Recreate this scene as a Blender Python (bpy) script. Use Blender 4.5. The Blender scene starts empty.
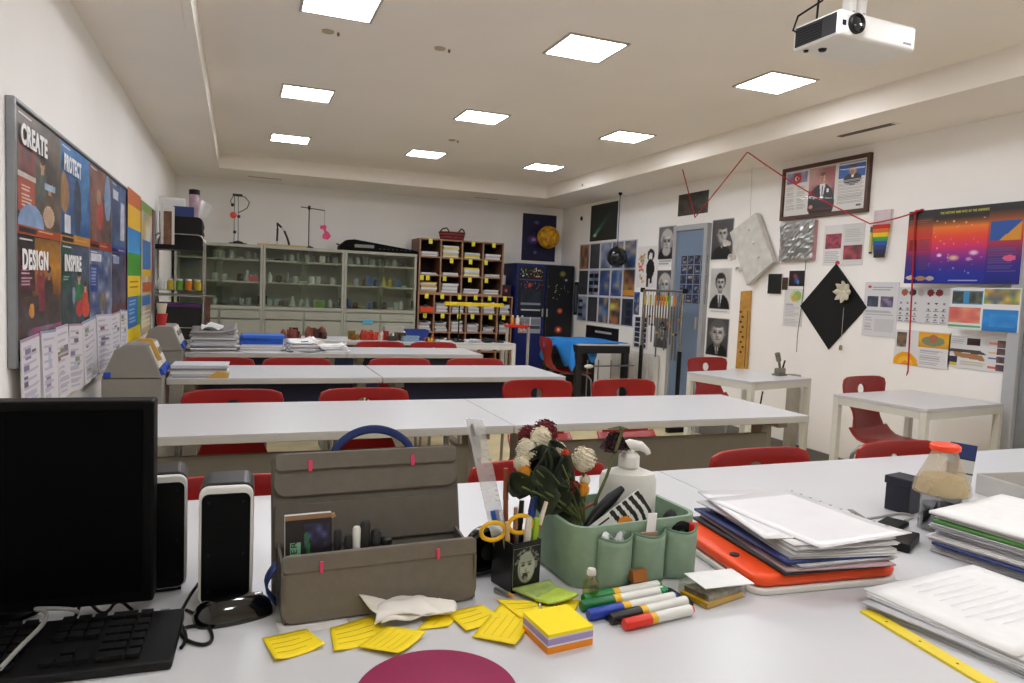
import bpy, bmesh, math, random
import numpy as np
from mathutils import Vector, Matrix, Euler

random.seed(11)
rng = np.random.default_rng(11)
sc = bpy.context.scene
COL = sc.collection
PI = math.pi

# ------------------------------------------------------------------ camera
CAM = Vector((0.0, 0.0, 1.25))
FPX = 707.0                                        # focal length for a 1024 px wide frame
def cam_axes(yaw=math.radians(21.3), pitch=math.radians(4.19), roll=math.radians(2.42)):
    base = Matrix(((1, 0, 0), (0, 0, -1), (0, 1, 0)))
    cy, sy = math.cos(yaw), math.sin(yaw)
    cp, sp = math.cos(pitch), math.sin(pitch)
    cr, sr = math.cos(roll), math.sin(roll)
    ry = Matrix(((cy, -sy, 0), (sy, cy, 0), (0, 0, 1)))
    rp = Matrix(((1, 0, 0), (0, cp, -sp), (0, sp, cp)))
    rr = Matrix(((cr, -sr, 0), (sr, cr, 0), (0, 0, 1)))
    return rr @ rp @ base @ ry                     # rows: right, down, forward
AX = cam_axes()
cd = bpy.data.cameras.new('camera')
cd.sensor_width = 36.0
cd.lens = FPX / 1024.0 * 36.0
cd.clip_start = 0.05
cam = bpy.data.objects.new('camera', cd)
COL.objects.link(cam)
m4 = Matrix.Identity(4)
for i in range(3):
    m4[i][0] = AX[0][i]; m4[i][1] = -AX[1][i]; m4[i][2] = -AX[2][i]; m4[i][3] = CAM[i]
cam.matrix_world = m4
sc.camera = cam

# ------------------------------------------------------------------ world and exposure
w = bpy.data.worlds.new('world'); sc.world = w
w.use_nodes = True
w.node_tree.nodes['Background'].inputs[0].default_value = (0.8, 0.85, 1, 1)
w.node_tree.nodes['Background'].inputs[1].default_value = 0.1
sc.view_settings.view_transform = 'Standard'
sc.view_settings.look = 'None'
sc.view_settings.gamma = 1
sc.view_settings.use_curve_mapping = False
sc.view_settings.exposure = 0.0
PANEL_STRENGTH = 31.5
sc.cycles.diffuse_bounces = 8
sc.cycles.max_bounces = 14
sc.cycles.transparent_max_bounces = 16

# room dimensions (metres)
XL, XR, YB, YF = -0.65, 4.0, 8.6, -2.2
ZC, ZS = 2.49, 2.34                                # ceiling, underside of the soffits
T = 0.75                                           # table height

# survey helpers: a sight line meets a known plane of the room
def _ray(px, py):
    d = Vector((px - 512, py - 341.5, FPX))
    return Vector([AX[0][i]*d[0] + AX[1][i]*d[1] + AX[2][i]*d[2] for i in range(3)])
def az(px, py, z=T):
    d = _ray(px, py); return CAM + d * ((z - CAM.z) / d.z)
def ax(px, py, x=XR):
    d = _ray(px, py); return CAM + d * ((x - CAM.x) / d.x)
def ay(px, py, y=YB):
    d = _ray(px, py); return CAM + d * ((y - CAM.y) / d.y)

# ------------------------------------------------------------------ colours and materials
def lin1(c): return c/12.92 if c <= 0.04045 else ((c+0.055)/1.055)**2.4
def rgb(h):
    if isinstance(h, str):
        h = h.lstrip('#'); return tuple(int(h[i:i+2], 16)/255 for i in (0, 2, 4))
    return tuple(c/255 if max(h) > 1 else c for c in h)
def lin(h): return tuple(lin1(c) for c in rgb(h))
_M = {}
def mat(name, col='#cccccc', rough=0.5, metal=0.0, vary=0.06, scale=18.0, emit=0.0, bump=0.0, coat=0.0, spec=0.5):
    if name in _M: return _M[name]
    m = bpy.data.materials.new(name); m.use_nodes = True
    nt = m.node_tree; b = nt.nodes['Principled BSDF']
    c = lin(col)
    tc = nt.nodes.new('ShaderNodeTexCoord')
    nz = nt.nodes.new('ShaderNodeTexNoise'); nz.inputs['Scale'].default_value = scale; nz.inputs['Detail'].default_value = 4
    nt.links.new(tc.outputs['Object'], nz.inputs['Vector'])
    rp = nt.nodes.new('ShaderNodeValToRGB')
    rp.color_ramp.elements[0].position = 0.3; rp.color_ramp.elements[1].position = 0.7
    rp.color_ramp.elements[0].color = (*[max(0, x*(1-vary)) for x in c], 1)
    rp.color_ramp.elements[1].color = (*[min(1, x*(1+vary)) for x in c], 1)
    nt.links.new(nz.outputs['Fac'], rp.inputs['Fac'])
    nt.links.new(rp.outputs['Color'], b.inputs['Base Color'])
    b.inputs['Roughness'].default_value = rough
    b.inputs['Metallic'].default_value = metal
    b.inputs['Coat Weight'].default_value = coat
    b.inputs['Specular IOR Level'].default_value = spec
    if bump:
        bp = nt.nodes.new('ShaderNodeBump'); bp.inputs['Strength'].default_value = bump; bp.inputs['Distance'].default_value = 0.004
        nt.links.new(nz.outputs['Fac'], bp.inputs['Height']); nt.links.new(bp.outputs['Normal'], b.inputs['Normal'])
    if emit:
        b.inputs['Emission Color'].default_value = (*c, 1); b.inputs['Emission Strength'].default_value = emit
    _M[name] = m
    return m
def clear(name, col='#ffffff', gloss=0.12, rough=0.03, edge=0.4):
    """thin clear glass or plastic: mostly see-through, part mirror"""
    if name in _M: return _M[name]
    m = bpy.data.materials.new(name); m.use_nodes = True
    nt = m.node_tree; out = nt.nodes['Material Output']
    nt.nodes.remove(nt.nodes['Principled BSDF'])
    t = nt.nodes.new('ShaderNodeBsdfTransparent'); t.inputs[0].default_value = (*lin(col), 1)
    g = nt.nodes.new('ShaderNodeBsdfGlossy'); g.inputs['Roughness'].default_value = rough
    g.inputs['Color'].default_value = (0.9, 0.9, 0.9, 1)
    fr = nt.nodes.new('ShaderNodeLayerWeight'); fr.inputs['Blend'].default_value = 0.5
    pw = nt.nodes.new('ShaderNodeMath'); pw.operation = 'POWER'; pw.inputs[1].default_value = 4.0
    ad = nt.nodes.new('ShaderNodeMath'); ad.operation = 'MULTIPLY_ADD'; ad.inputs[1].default_value = edge; ad.inputs[2].default_value = gloss; ad.use_clamp = True
    nt.links.new(fr.outputs['Facing'], pw.inputs[0]); nt.links.new(pw.outputs[0], ad.inputs[0])
    mx = nt.nodes.new('ShaderNodeMixShader')
    nt.links.new(ad.outputs[0], mx.inputs[0]); nt.links.new(t.outputs[0], mx.inputs[1]); nt.links.new(g.outputs[0], mx.inputs[2])
    nt.links.new(mx.outputs[0], out.inputs[0])
    _M[name] = m
    return m
def frosted(name, col='#dfe4e2', cover=0.5, rough=0.25):
    """cloudy glass or translucent plastic"""
    if name in _M: return _M[name]
    m = mat(name, col, rough, vary=.04)
    nt = m.node_tree; out = nt.nodes['Material Output']; b = nt.nodes['Principled BSDF']
    t = nt.nodes.new('ShaderNodeBsdfTransparent'); mx = nt.nodes.new('ShaderNodeMixShader'); mx.inputs[0].default_value = cover
    nt.links.new(t.outputs[0], mx.inputs[1]); nt.links.new(b.outputs[0], mx.inputs[2]); nt.links.new(mx.outputs[0], out.inputs[0])
    return m
def print_mat(rough=0.45, name='printed_paper', coat=0.0):
    """flat print: every cell of the sheet carries its own ink colour"""
    if name in _M: return _M[name]
    m = bpy.data.materials.new(name); m.use_nodes = True
    nt = m.node_tree; b = nt.nodes['Principled BSDF']
    a = nt.nodes.new('ShaderNodeAttribute'); a.attribute_name = 'ink'
    nt.links.new(a.outputs['Color'], b.inputs['Base Color'])
    b.inputs['Roughness'].default_value = rough
    b.inputs['Coat Weight'].default_value = coat
    _M[name] = m
    return m

# ------------------------------------------------------------------ mesh builder
class B:
    def __init__(s): s.v = []; s.f = []; s.X = Matrix.Identity(4)
    def _add(s, vs, fs):
        o = len(s.v); X = s.X
        s.v += [tuple(X @ Vector(p)) for p in vs]
        s.f += [tuple(o+i for i in f) for f in fs]
        return s
    def box(s, x0, x1, y0, y1, z0, z1):
        return s._add([(x0,y0,z0),(x1,y0,z0),(x1,y1,z0),(x0,y1,z0),(x0,y0,z1),(x1,y0,z1),(x1,y1,z1),(x0,y1,z1)],
                      [(3,2,1,0),(4,5,6,7),(0,1,5,4),(1,2,6,5),(2,3,7,6),(3,0,4,7)])
    def cbox(s, c, d): return s.box(c[0]-d[0]/2, c[0]+d[0]/2, c[1]-d[1]/2, c[1]+d[1]/2, c[2]-d[2]/2, c[2]+d[2]/2)
    def bar(s, p0, p1, w, h):
        """rectangular bar from p0 to p1"""
        p0 = Vector(p0); p1 = Vector(p1); d = (p1-p0).normalized()
        up = Vector((0,0,1)) if abs(d.z) < .95 else Vector((0,1,0))
        a = d.cross(up).normalized()*w/2; b = a.cross(d).normalized()*h/2
        vs = [p0-a-b, p0+a-b, p0+a+b, p0-a+b, p1-a-b, p1+a-b, p1+a+b, p1-a+b]
        return s._add(vs, [(0,1,2,3),(7,6,5,4),(0,4,5,1),(1,5,6,2),(2,6,7,3),(3,7,4,0)])
    def tube(s, pts, r, n=8, caps=True):
        pts = [Vector(p) for p in pts]; k = len(pts)
        rs = r if isinstance(r, (list, tuple)) else [r]*k
        vs = []; a = None
        for i, p in enumerate(pts):
            d = (pts[min(i+1,k-1)] - pts[max(i-1,0)]).normalized()
            if a is None:
                up = Vector((0,0,1)) if abs(d.z) < .9 else Vector((1,0,0))
                a = d.cross(up).normalized()
            else:
                a = (a - d*a.dot(d)).normalized()
            b = d.cross(a)
            for j in range(n):
                t = 2*PI*j/n
                vs.append(p + (a*math.cos(t) + b*math.sin(t))*rs[i])
        fs = []
        for i in range(k-1):
            for j in range(n):
                q = (j+1) % n
                fs.append((i*n+j, i*n+q, (i+1)*n+q, (i+1)*n+j))
        if caps:
            fs.append(tuple(range(n))[::-1]); fs.append(tuple((k-1)*n+j for j in range(n)))
        return s._add(vs, fs)
    def cyl(s, p0, p1, r0, r1=None, n=16): return s.tube([p0, p1], [r0, r0 if r1 is None else r1], n)
    def lathe(s, prof, c=(0,0,0), n=20, sx=1.0, sy=1.0, caps=True):
        vs = []; fs = []
        for r, z in prof:
            for j in range(n):
                t = 2*PI*j/n
                vs.append((c[0]+r*sx*math.cos(t), c[1]+r*sy*math.sin(t), c[2]+z))
        k = len(prof)
        for i in range(k-1):
            for j in range(n):
                q = (j+1) % n
                fs.append((i*n+j, i*n+q, (i+1)*n+q, (i+1)*n+j))
        if caps:
            fs.append(tuple(range(n))[::-1]); fs.append(tuple((k-1)*n+j for j in range(n)))
        return s._add(vs, fs)
    def ball(s, c, r, n=14):
        r = (r, r, r) if not isinstance(r, (list, tuple)) else r
        m = n//2+1
        prof = [(max(1e-4, math.sin(PI*i/m)), -math.cos(PI*i/m)) for i in range(m+1)]
        vs = []; fs = []
        for a, z in prof:
            for j in range(n):
                t = 2*PI*j/n
                vs.append((c[0]+r[0]*a*math.cos(t), c[1]+r[1]*a*math.sin(t), c[2]+r[2]*z))
        for i in range(m):
            for j in range(n):
                q = (j+1) % n
                fs.append((i*n+j, i*n+q, (i+1)*n+q, (i+1)*n+j))
        return s._add(vs, fs)
    def prism(s, poly, a, b, axis='y'):
        """polygon in the two other axes extruded from a to b along axis"""
        k = len(poly)
        def P(u, v, t): return {'y': (u, t, v), 'x': (t, u, v), 'z': (u, v, t)}[axis]
        vs = [P(u, v, a) for u, v in poly] + [P(u, v, b) for u, v in poly]
        fs = [tuple(range(k)), tuple(range(2*k-1, k-1, -1))]
        for i in range(k):
            j = (i+1) % k
            fs.append((i, k+i, k+j, j))
        return s._add(vs, fs)
    def grid(s, fn, nu, nv):
        vs = [fn(i/nu, j/nv) for j in range(nv+1) for i in range(nu+1)]
        fs = [(j*(nu+1)+i, j*(nu+1)+i+1, (j+1)*(nu+1)+i+1, (j+1)*(nu+1)+i) for j in range(nv) for i in range(nu)]
        return s._add(vs, fs)
    def mesh(s, name, fix=True):
        me = bpy.data.meshes.new(name)
        me.from_pydata(s.v, [], s.f)
        if fix:
            bm = bmesh.new(); bm.from_mesh(me)
            bmesh.ops.recalc_face_normals(bm, faces=bm.faces)
            bm.to_mesh(me); bm.free()
        return me
    def build(s, name, m, parent=None, loc=(0,0,0), rz=0.0, rot=None, smooth=False, bevel=0.0, solid=0.0, sub=0, seg=2):
        me = s.mesh(name)
        return link(name, me, m, parent, loc, rz, rot, smooth, bevel, solid, sub, seg)
def link(name, me, m, parent=None, loc=(0,0,0), rz=0.0, rot=None, smooth=False, bevel=0.0, solid=0.0, sub=0, seg=2):
    me.materials.clear(); me.materials.append(m)
    o = bpy.data.objects.new(name, me); COL.objects.link(o)
    o.parent = parent; o.location = loc
    o.rotation_euler = rot if rot is not None else (0, 0, rz)
    if smooth:
        me.polygons.foreach_set('use_smooth', [True]*len(me.polygons))
        me.set_sharp_from_angle(angle=math.radians(40))
    if solid:
        q = o.modifiers.new('thick', 'SOLIDIFY'); q.thickness = solid; q.offset = 0
    if bevel:
        q = o.modifiers.new('bevel', 'BEVEL'); q.width = bevel; q.segments = seg; q.limit_method = 'ANGLE'; q.angle_limit = math.radians(40)
    if sub:
        q = o.modifiers.new('sub', 'SUBSURF'); q.levels = sub; q.render_levels = sub
    return o
def tag(o, label, cat, group=None, kind=None):
    o['label'] = label
    if cat: o['category'] = cat
    if group: o['group'] = group
    if kind: o['kind'] = kind
    return o
def thing(name, label, cat, loc=(0,0,0), rz=0.0, group=None, rot=None):
    o = bpy.data.objects.new(name, None); COL.objects.link(o)
    o.empty_display_size = 0.05
    o.location = loc; o.rotation_euler = rot if rot is not None else (0, 0, rz)
    return tag(o, label, cat, group)
def struct(name, b, m, label=None, **k):
    o = b.build(name, m, **k); o['kind'] = 'structure'
    if label: o['label'] = label
    return o
def dup(root, label, loc, rz=0.0, group=None):
    def cp(o, par):
        c = o.copy(); COL.objects.link(c); c.parent = par
        for ch in kids.get(o, ()): cp(ch, c)
        return c
    kids = {}
    for o in bpy.data.objects:
        if o.parent: kids.setdefault(o.parent, []).append(o)
    r = cp(root, None)
    r.location = loc; r.rotation_euler = (0, 0, rz); r['label'] = label
    if group: r['group'] = group
    return r
def rrect(w, h, r, n=5, cx=0, cz=0):
    pts = []
    for sx, sz, a0 in ((1,1,0),(-1,1,90),(-1,-1,180),(1,-1,270)):
        for i in range(n+1):
            a = math.radians(a0 + 90*i/n)
            pts.append((cx + sx*(w/2-r) + r*math.cos(a), cz + sz*(h/2-r) + r*math.sin(a)))
    return pts
def text_mesh(s, size, depth=0.0006, bold=0.0):
    cu = bpy.data.curves.new('lettering', 'FONT'); cu.body = s; cu.size = size; cu.extrude = depth; cu.offset = bold
    cu.resolution_u = 3; cu.space_character = 1.14
    ob = bpy.data.objects.new('lettering', cu); COL.objects.link(ob)
    dg = bpy.context.evaluated_depsgraph_get()
    me = bpy.data.meshes.new_from_object(ob.evaluated_get(dg))
    bpy.data.objects.remove(ob); bpy.data.curves.remove(cu)
    return me
def lettering(s, size, m, parent, loc, rot=(PI/2,0,0), width=None, bold=0.0):
    """lettering standing upright in the parent's local xz plane"""
    me = text_mesh(s, size, bold=bold)
    if width:
        xs = [v.co.x for v in me.vertices]; k = width/(max(xs)-min(xs)) if xs else 1
        for v in me.vertices: v.co.x *= k
    return link('lettering', me, m, parent, loc, rot=rot)

# ------------------------------------------------------------------ flat print
class Cv:
    """a small raster of ink colours; x to the right, y down, both 0..1"""
    def __init__(s, nx, ny, bg='#ffffff'):
        s.nx, s.ny = nx, ny
        s.a = np.zeros((ny, nx, 3)); s.a[:] = rgb(bg)
        s.yy, s.xx = np.mgrid[0:ny, 0:nx]
        s.xx = (s.xx+.5)/nx; s.yy = (s.yy+.5)/ny
    def _m(s, m, c):
        s.a[m] = rgb(c); return s
    def rect(s, x0, y0, x1, y1, c): return s._m((s.xx>=x0)&(s.xx<=x1)&(s.yy>=y0)&(s.yy<=y1), c)
    def ell(s, cx, cy, rx, ry, c): return s._m(((s.xx-cx)/rx)**2+((s.yy-cy)/ry)**2 <= 1, c)
    def glow(s, cx, cy, rx, ry, c, k=1.0):
        d = np.clip(1-(((s.xx-cx)/rx)**2+((s.yy-cy)/ry)**2), 0, 1)[..., None]*k
        s.a = s.a*(1-d)+np.array(rgb(c))*d; return s
    def poly(s, pts, c):
        ins = np.zeros(s.xx.shape, bool); k = len(pts)
        for i in range(k):
            x0, y0 = pts[i]; x1, y1 = pts[(i+1) % k]
            if y0 == y1: continue
            cond = ((y0 > s.yy) != (y1 > s.yy)) & (s.xx < (x1-x0)*(s.yy-y0)/(y1-y0)+x0)
            ins ^= cond
        return s._m(ins, c)
    def grad(s, x0, y0, x1, y1, stops, axis='y'):
        m = (s.xx>=x0)&(s.xx<=x1)&(s.yy>=y0)&(s.yy<=y1)
        t = (s.yy-y0)/(y1-y0) if axis == 'y' else (s.xx-x0)/(x1-x0)
        ts = np.linspace(0, 1, len(stops)); cs = np.array([rgb(c) for c in stops])
        for k in range(3): s.a[..., k][m] = np.interp(t[m], ts, cs[:, k])
        return s
    def fuzz(s, x0, y0, x1, y1, cols, cell=0.12, amt=0.8):
        """blotches of several colours, as in a busy photograph"""
        m = (s.xx>=x0)&(s.xx<=x1)&(s.yy>=y0)&(s.yy<=y1)
        cs = np.array([rgb(c) for c in cols])
        gx = max(2, int((x1-x0)/cell)+2); gy = max(2, int((y1-y0)/cell*s.ny/s.nx)+2)
        g = cs[rng.integers(0, len(cs), (gy, gx))]
        u = np.clip((s.xx[m]-x0)/(x1-x0), 0, .999)*(gx-1); v = np.clip((s.yy[m]-y0)/(y1-y0), 0, .999)*(gy-1)
        i = u.astype(int); j = v.astype(int); fu = (u-i)[:, None]; fv = (v-j)[:, None]
        c = g[j,i]*(1-fu)*(1-fv)+g[j,i+1]*fu*(1-fv)+g[j+1,i]*(1-fu)*fv+g[j+1,i+1]*fu*fv
        s.a[m] = s.a[m]*(1-amt)+c*amt
        return s
    def lines(s, x0, y0, x1, y1, n, c, ragged=0.25):
        h = (y1-y0)/n
        for i in range(n):
            e = x1-(x1-x0)*ragged*random.random()
            s.rect(x0, y0+i*h, e, y0+i*h+h*0.45, c)
        return s
    def blur(s, n=1):
        for _ in range(n):
            p = np.pad(s.a, ((1, 1), (1, 1), (0, 0)), 'edge')
            s.a = (p[1:-1, 1:-1]*2+p[:-2, 1:-1]+p[2:, 1:-1]+p[1:-1, :-2]+p[1:-1, 2:])/6
        return s
    def dots(s, x0, y0, x1, y1, n, cols):
        for _ in range(n):
            x = random.uniform(x0, x1); y = random.uniform(y0, y1)
            s._m((abs(s.xx-x) < .7/s.nx) & (abs(s.yy-y) < .7/s.ny), random.choice(cols))
        return s
    def face(s, cx, cy, r, skin='#b2aeaa', hair='#1c1a1a', tache=False, beard=False, light_hair=False, asp=1.0):
        """a generic portrait head"""
        h = '#b4b2ae' if light_hair else hair
        ry = r*asp*1.32
        sk = np.array(rgb(skin)); sh = lambda k: tuple(np.clip(sk*k, 0, 1))
        s.ell(cx, cy-ry*.22, r*1.16, ry*1.02, h)
        s.rect(cx-r*.42, cy+ry*.6, cx+r*.42, cy+ry*1.2, sh(.6))
        for k in (-1, 1): s.ell(cx+k*r*.92, cy+ry*.05, r*.14, ry*.18, sh(.75))
        s.ell(cx, cy, r*.9, ry, sh(.72)); s.ell(cx+r*.1, cy-ry*.03, r*.76, ry*.92, sh(.95)); s.glow(cx+r*.2, cy-ry*.45, r*.6, ry*.4, sh(1.3), .8)
        s.glow(cx+r*.35, cy+ry*.2, r*.35, ry*.3, sh(1.2), .7)
        s.ell(cx, cy-ry*.78, r*.85, ry*.3, h if not light_hair else sh(1.05))
        for k in (-1, 1):
            s.ell(cx+k*r*.36, cy-ry*.08, r*.25, ry*.1, sh(.5)); s.ell(cx+k*r*.36, cy-ry*.08, r*.1, ry*.07, '#0c0b0b'); s.rect(cx+k*r*.36-r*.25, cy-ry*.26, cx+k*r*.36+r*.25, cy-ry*.19, tuple(np.array(rgb(h))*.6))
        s.rect(cx-r*.16, cy-ry*.06, cx-r*.04, cy+ry*.3, sh(.62)); s.ell(cx, cy+ry*.32, r*.2, ry*.06, sh(.55))
        s.rect(cx-r*.3, cy+ry*.52, cx+r*.3, cy+ry*.58, sh(.35))
        if tache: s.rect(cx-r*.36, cy+ry*.37, cx+r*.36, cy+ry*.49, hair)
        if beard: s.ell(cx, cy+ry*.8, r*.78, ry*.5, h); s.rect(cx-r*.25, cy+ry*.52, cx+r*.25, cy+ry*.58, sh(.35))
        return s
def sheet_mesh(cv, w, h, t, name='print', curl=None):
    nx, ny = cv.nx, cv.ny
    gx = np.linspace(-w/2, w/2, nx+1); gz = np.linspace(h, 0, ny+1)
    X, Z = np.meshgrid(gx, gz)
    Y = np.full(X.shape, -t)
    if curl is not None: Y = Y + curl(X/w+.5, Z/h)
    vs = np.stack([X, Y, Z], -1).reshape(-1, 3)
    i = np.arange(nx*ny); r = i//nx; c = i % nx
    a = r*(nx+1)+c
    fs = np.stack([a, a+nx+1, a+nx+2, a+1], 1).tolist()
    n0 = len(vs)
    back = [(-w/2,0,h),(w/2,0,h),(w/2,0,0),(-w/2,0,0)]
    vs = np.vstack([vs, back])
    k = [0, nx, ny*(nx+1)+nx, ny*(nx+1)]
    fs += [[n0, n0+1, n0+2, n0+3], [k[0], k[1], n0+1, n0], [k[2], k[3], n0+3, n0+2], [k[1], k[2], n0+2, n0+1], [k[3], k[0], n0, n0+3]]
    me = bpy.data.meshes.new(name)
    me.from_pydata(vs.tolist(), [], fs)
    at = me.attributes.new('ink', 'FLOAT_COLOR', 'FACE')
    col = cv.a.reshape(-1, 3)
    col = np.where(col <= .04045, col/12.92, ((col+.055)/1.055)**2.4)
    col = np.vstack([col, np.full((5, 3), .6)])
    at.data.foreach_set('color', np.hstack([col, np.ones((len(col), 1))]).astype(np.float32).ravel())
    return me
# walls: local x = to the viewer's right, local y = into the wall, local z = up
WROT = {'B': 0.0, 'R': -PI/2, 'L': PI/2}
def wall_pt(wall, px, py, off=0.0):
    return {'B': lambda: ay(px, py, YB-off), 'R': lambda: ax(px, py, XR-off), 'L': lambda: ax(px, py, XL+off)}[wall]()
def wall_box(wall, ul, lr, off=0.0):
    a = wall_pt(wall, *ul, off); b = wall_pt(wall, *lr, off)
    u = {'B': lambda p: p.x, 'R': lambda p: -p.y, 'L': lambda p: p.y}[wall]
    c = (a+b)/2; c.z = b.z
    return c, abs(u(b)-u(a)), abs(a.z-b.z)
def poster(name, label, cat, cv, wall, ul, lr, off=0.001, t=0.004, m=None, group=None, curl=None):
    loc, w_, h_ = wall_box(wall, ul, lr, off)
    o = link(name, sheet_mesh(cv, w_, h_, t, name, curl), m or print_mat(), None, loc, WROT[wall])
    tag(o, label, cat, group); o['_wh'] = (w_, h_)
    return o, w_, h_
def wall_local(wall, loc, px, py, off=0.0):
    """(x, z) of a sighted wall point relative to a wall-hung thing at loc"""
    p = wall_pt(wall, px, py, off)-Vector(loc)
    return ({'B': p.x, 'R': -p.y, 'L': p.y}[wall], p.z)
# ------------------------------------------------------------------ ceiling lights (the room's light)
m_wall = mat('wall_paint', '#f3f1ed', .85, vary=.015, scale=3, bump=.05)
m_ceil = mat('ceiling_paint', '#f0eae1', .9, vary=.015, scale=2)
m_grey = mat('grey_metal', '#a4a49d', .45, vary=.03)
m_white_metal = mat('white_metal', '#d2d2ca', .4, vary=.02)
m_lamp = mat('lamp_diffuser', '#f7f8ff', .5, vary=0, emit=PANEL_STRENGTH)
m_lampframe = mat('lamp_frame', '#b9b2a6', .4)
rows_y = [(3.33, 'front'), (4.98, 'middle'), (6.62, 'back'), (1.68, 'desk'), (0.03, 'near')]  # desk and near rows: unseen, added along the grid to light the desk
cols_x = [(0.41, 'left'), (1.63, 'centre'), (2.84, 'right')]
where = {'front': 'in the nearest row seen', 'middle': 'in the second row seen', 'back': 'in the last row by the back wall',
         'desk': 'in the unseen row added above the near desk', 'near': 'in the unseen row added above the viewer'}
for ry_, rn in rows_y:
    for cx_, cn in cols_x:
        t = thing('ceiling_light', f'square recessed LED ceiling panel, {cn} one {where[rn]}', 'ceiling light', (cx_, ry_, ZC), group='recessed ceiling panels')
        b = B(); W = .152; F = .166
        b.box(-F, F, -F, -W, -.008, 0).box(-F, F, W, F, -.008, 0).box(-F, -W, -W, W, -.008, 0).box(W, F, -W, W, -.008, 0)
        b.build('frame', m_lampframe, t)
        B().box(-W, W, -W, W, -.006, -.001).build('diffuser', m_lamp, t)

# ------------------------------------------------------------------ room shell
def floor_mat():
    m = mat('floor_laminate', '#d6c79c', .35, vary=.12, scale=5)
    return m
struct('floor', B().box(XL-.1, XR+.1, YF-.1, YB+.1, -.06, 0), floor_mat(), 'beige laminate floor')
struct('wall_left', B().box(XL-.1, XL, YF, YB, 0, ZC), m_wall, 'white painted wall with pinboard')
struct('wall_back', B().box(XL-.1, XR+.1, YB, YB+.1, 0, ZC), m_wall, 'white painted back wall')
struct('wall_front', B().box(XL-.1, XR+.1, YF-.1, YF, 0, ZC), m_wall, 'white painted wall behind the viewer')
struct('wall_right', B().box(XR, XR+.1, YF, YB, 0, ZC), m_wall, 'white painted wall hung with posters')
struct('ceiling', B().box(XL-.1, XR+.1, YF-.1, YB+.1, ZC, ZC+.08), m_ceil, 'white plaster ceiling')
struct('trim_1', B().box(XL, -.19, YF, YB, ZS, ZC), m_ceil, 'boxed soffit along left wall')
struct('trim_2', B().box(3.38, XR, YF, YB, ZS, ZC), m_ceil, 'boxed soffit along right wall')
struct('trim_3', B().box(-.19, 3.38, 7.75, YB, ZS, ZC), m_ceil, 'boxed soffit along back wall')
m_skirt = mat('skirting', '#6d6b66', .6)
struct('baseboard_right', B().box(XR-.015, XR, 2.66, 5.38, 0, .16), m_skirt)
struct('baseboard_back', B().box(XL, XR, YB-.015, YB, 0, .1), m_skirt)
struct('baseboard_left', B().box(XL, XL+.015, YF, YB, 0, .1), m_skirt)

# blue glazed door on the right wall
m_frame = mat('door_frame', '#a9abae', .4, vary=.03)
m_blue = mat('door_blue', '#74879f', .4, vary=.08, scale=3)
d = bpy.data.objects.new('door_1', None); COL.objects.link(d); d.location = (XR, 5.66, 0); d.rotation_euler = (0, 0, -PI/2)
d['kind'] = 'structure'; d['label'] = 'narrow blue door with grey metal frame'
b = B(); hw = .27
b.box(-hw, -hw+.05, -.05, -.0005, 0, 1.93).box(hw-.05, hw, -.05, -.0005, 0, 1.93).box(-hw+.05, hw-.05, -.05, -.0005, 1.88, 1.93)
b.build('door_frame', m_frame, d, bevel=.004)
B().box(-hw+.05, hw-.05, -.03, -.0005, .01, 1.88).build('door_panel', m_blue, d)
B().box(hw-.1, hw-.08, -.06, -.03, .95, 1.07).build('door_handle', m_grey, d, bevel=.004)
# grey framed glazed door at the right edge
d2 = bpy.data.objects.new('door_2', None); COL.objects.link(d2); d2.location = (XR, 2.14, 0); d2.rotation_euler = (0, 0, -PI/2)
d2['kind'] = 'structure'; d2['label'] = 'grey metal framed doorway at the right edge'
b = B(); b.box(-.49, -.42, -.07, -.0005, 0, 1.82).box(.42, .49, -.07, -.0005, 0, 1.82).box(-.42, .42, -.07, -.0005, 1.76, 1.82)
b.build('door_frame', m_frame, d2, bevel=.006)
B().box(-.42, .42, -.04, -.0005, .01, 1.76).build('door_panel', mat('door_grey', '#83868a', .4), d2, bevel=.003)
# air vents let into the soffits
m_dark = mat('vent_dark', '#5f584c', .7)
def vent(label, cx, cy, lx, ly):
    t = thing('air_vent', label, 'vent', (cx, cy, ZS), group='slot vents in the soffits')
    b = B()
    b.box(-lx/2, lx/2, -ly/2, ly/2, -.004, -.0005); b.build('slot', m_dark, t)
    B().box(-lx/2-.01, lx/2+.01, -ly/2-.012, -ly/2, -.006, -.0005).build('rim', m_ceil, t)
    B().box(-lx/2-.01, lx/2+.01, ly/2, ly/2+.012, -.006, -.0005).build('rim', m_ceil, t)
p = az(866, 130, ZS)
vent('long narrow slot vent in right soffit above framed picture', p.x, p.y, .045, .42)
p = az(265, 177.5, ZS); vent('thin slot vent in back soffit over left glass cabinet', p.x, p.y, .34, .05)
p = az(487, 198, ZS); vent('thin slot vent in back soffit over pigeonhole shelf', p.x, p.y, .3, .05)
# small ceiling marks and fittings
for (px, py, lab) in ((328, 31, 'small plaster patch with old fitting on ceiling beside nearest left light'), (440, 48, 'small hook mount on ceiling beside centre light of nearest row'), (452, 140, 'tiny dark sprinkler cap on ceiling before second row centre light')):
    p = az(px, py, ZC)
    t = thing('ceiling_fitting', lab, 'fitting', (p.x, p.y, ZC))
    B().lathe([(.03, -.0005), (.03, -.006), (.012, -.01)], n=14).build('plate', mat('old_plaster', '#b7a98c', .9), t)
    B().lathe([(.006, -.0005), (.006, -.016)], c=(.05, 0, 0), n=10).build('cap', mat('fitting_brown', '#6a5a48', .6), t)
p = az(583+0, 163, ZS)
p = ax(583, 185, 3.38); t = tag(B().lathe([(.01, 0), (.014, .004), (.006, .012)], n=10).build('wall_hook', m_dark, loc=(3.38, p.y, p.z), rot=(0, -PI/2, 0), smooth=True), 'small dark hook on the face of right soffit near corner', 'hook')
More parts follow.
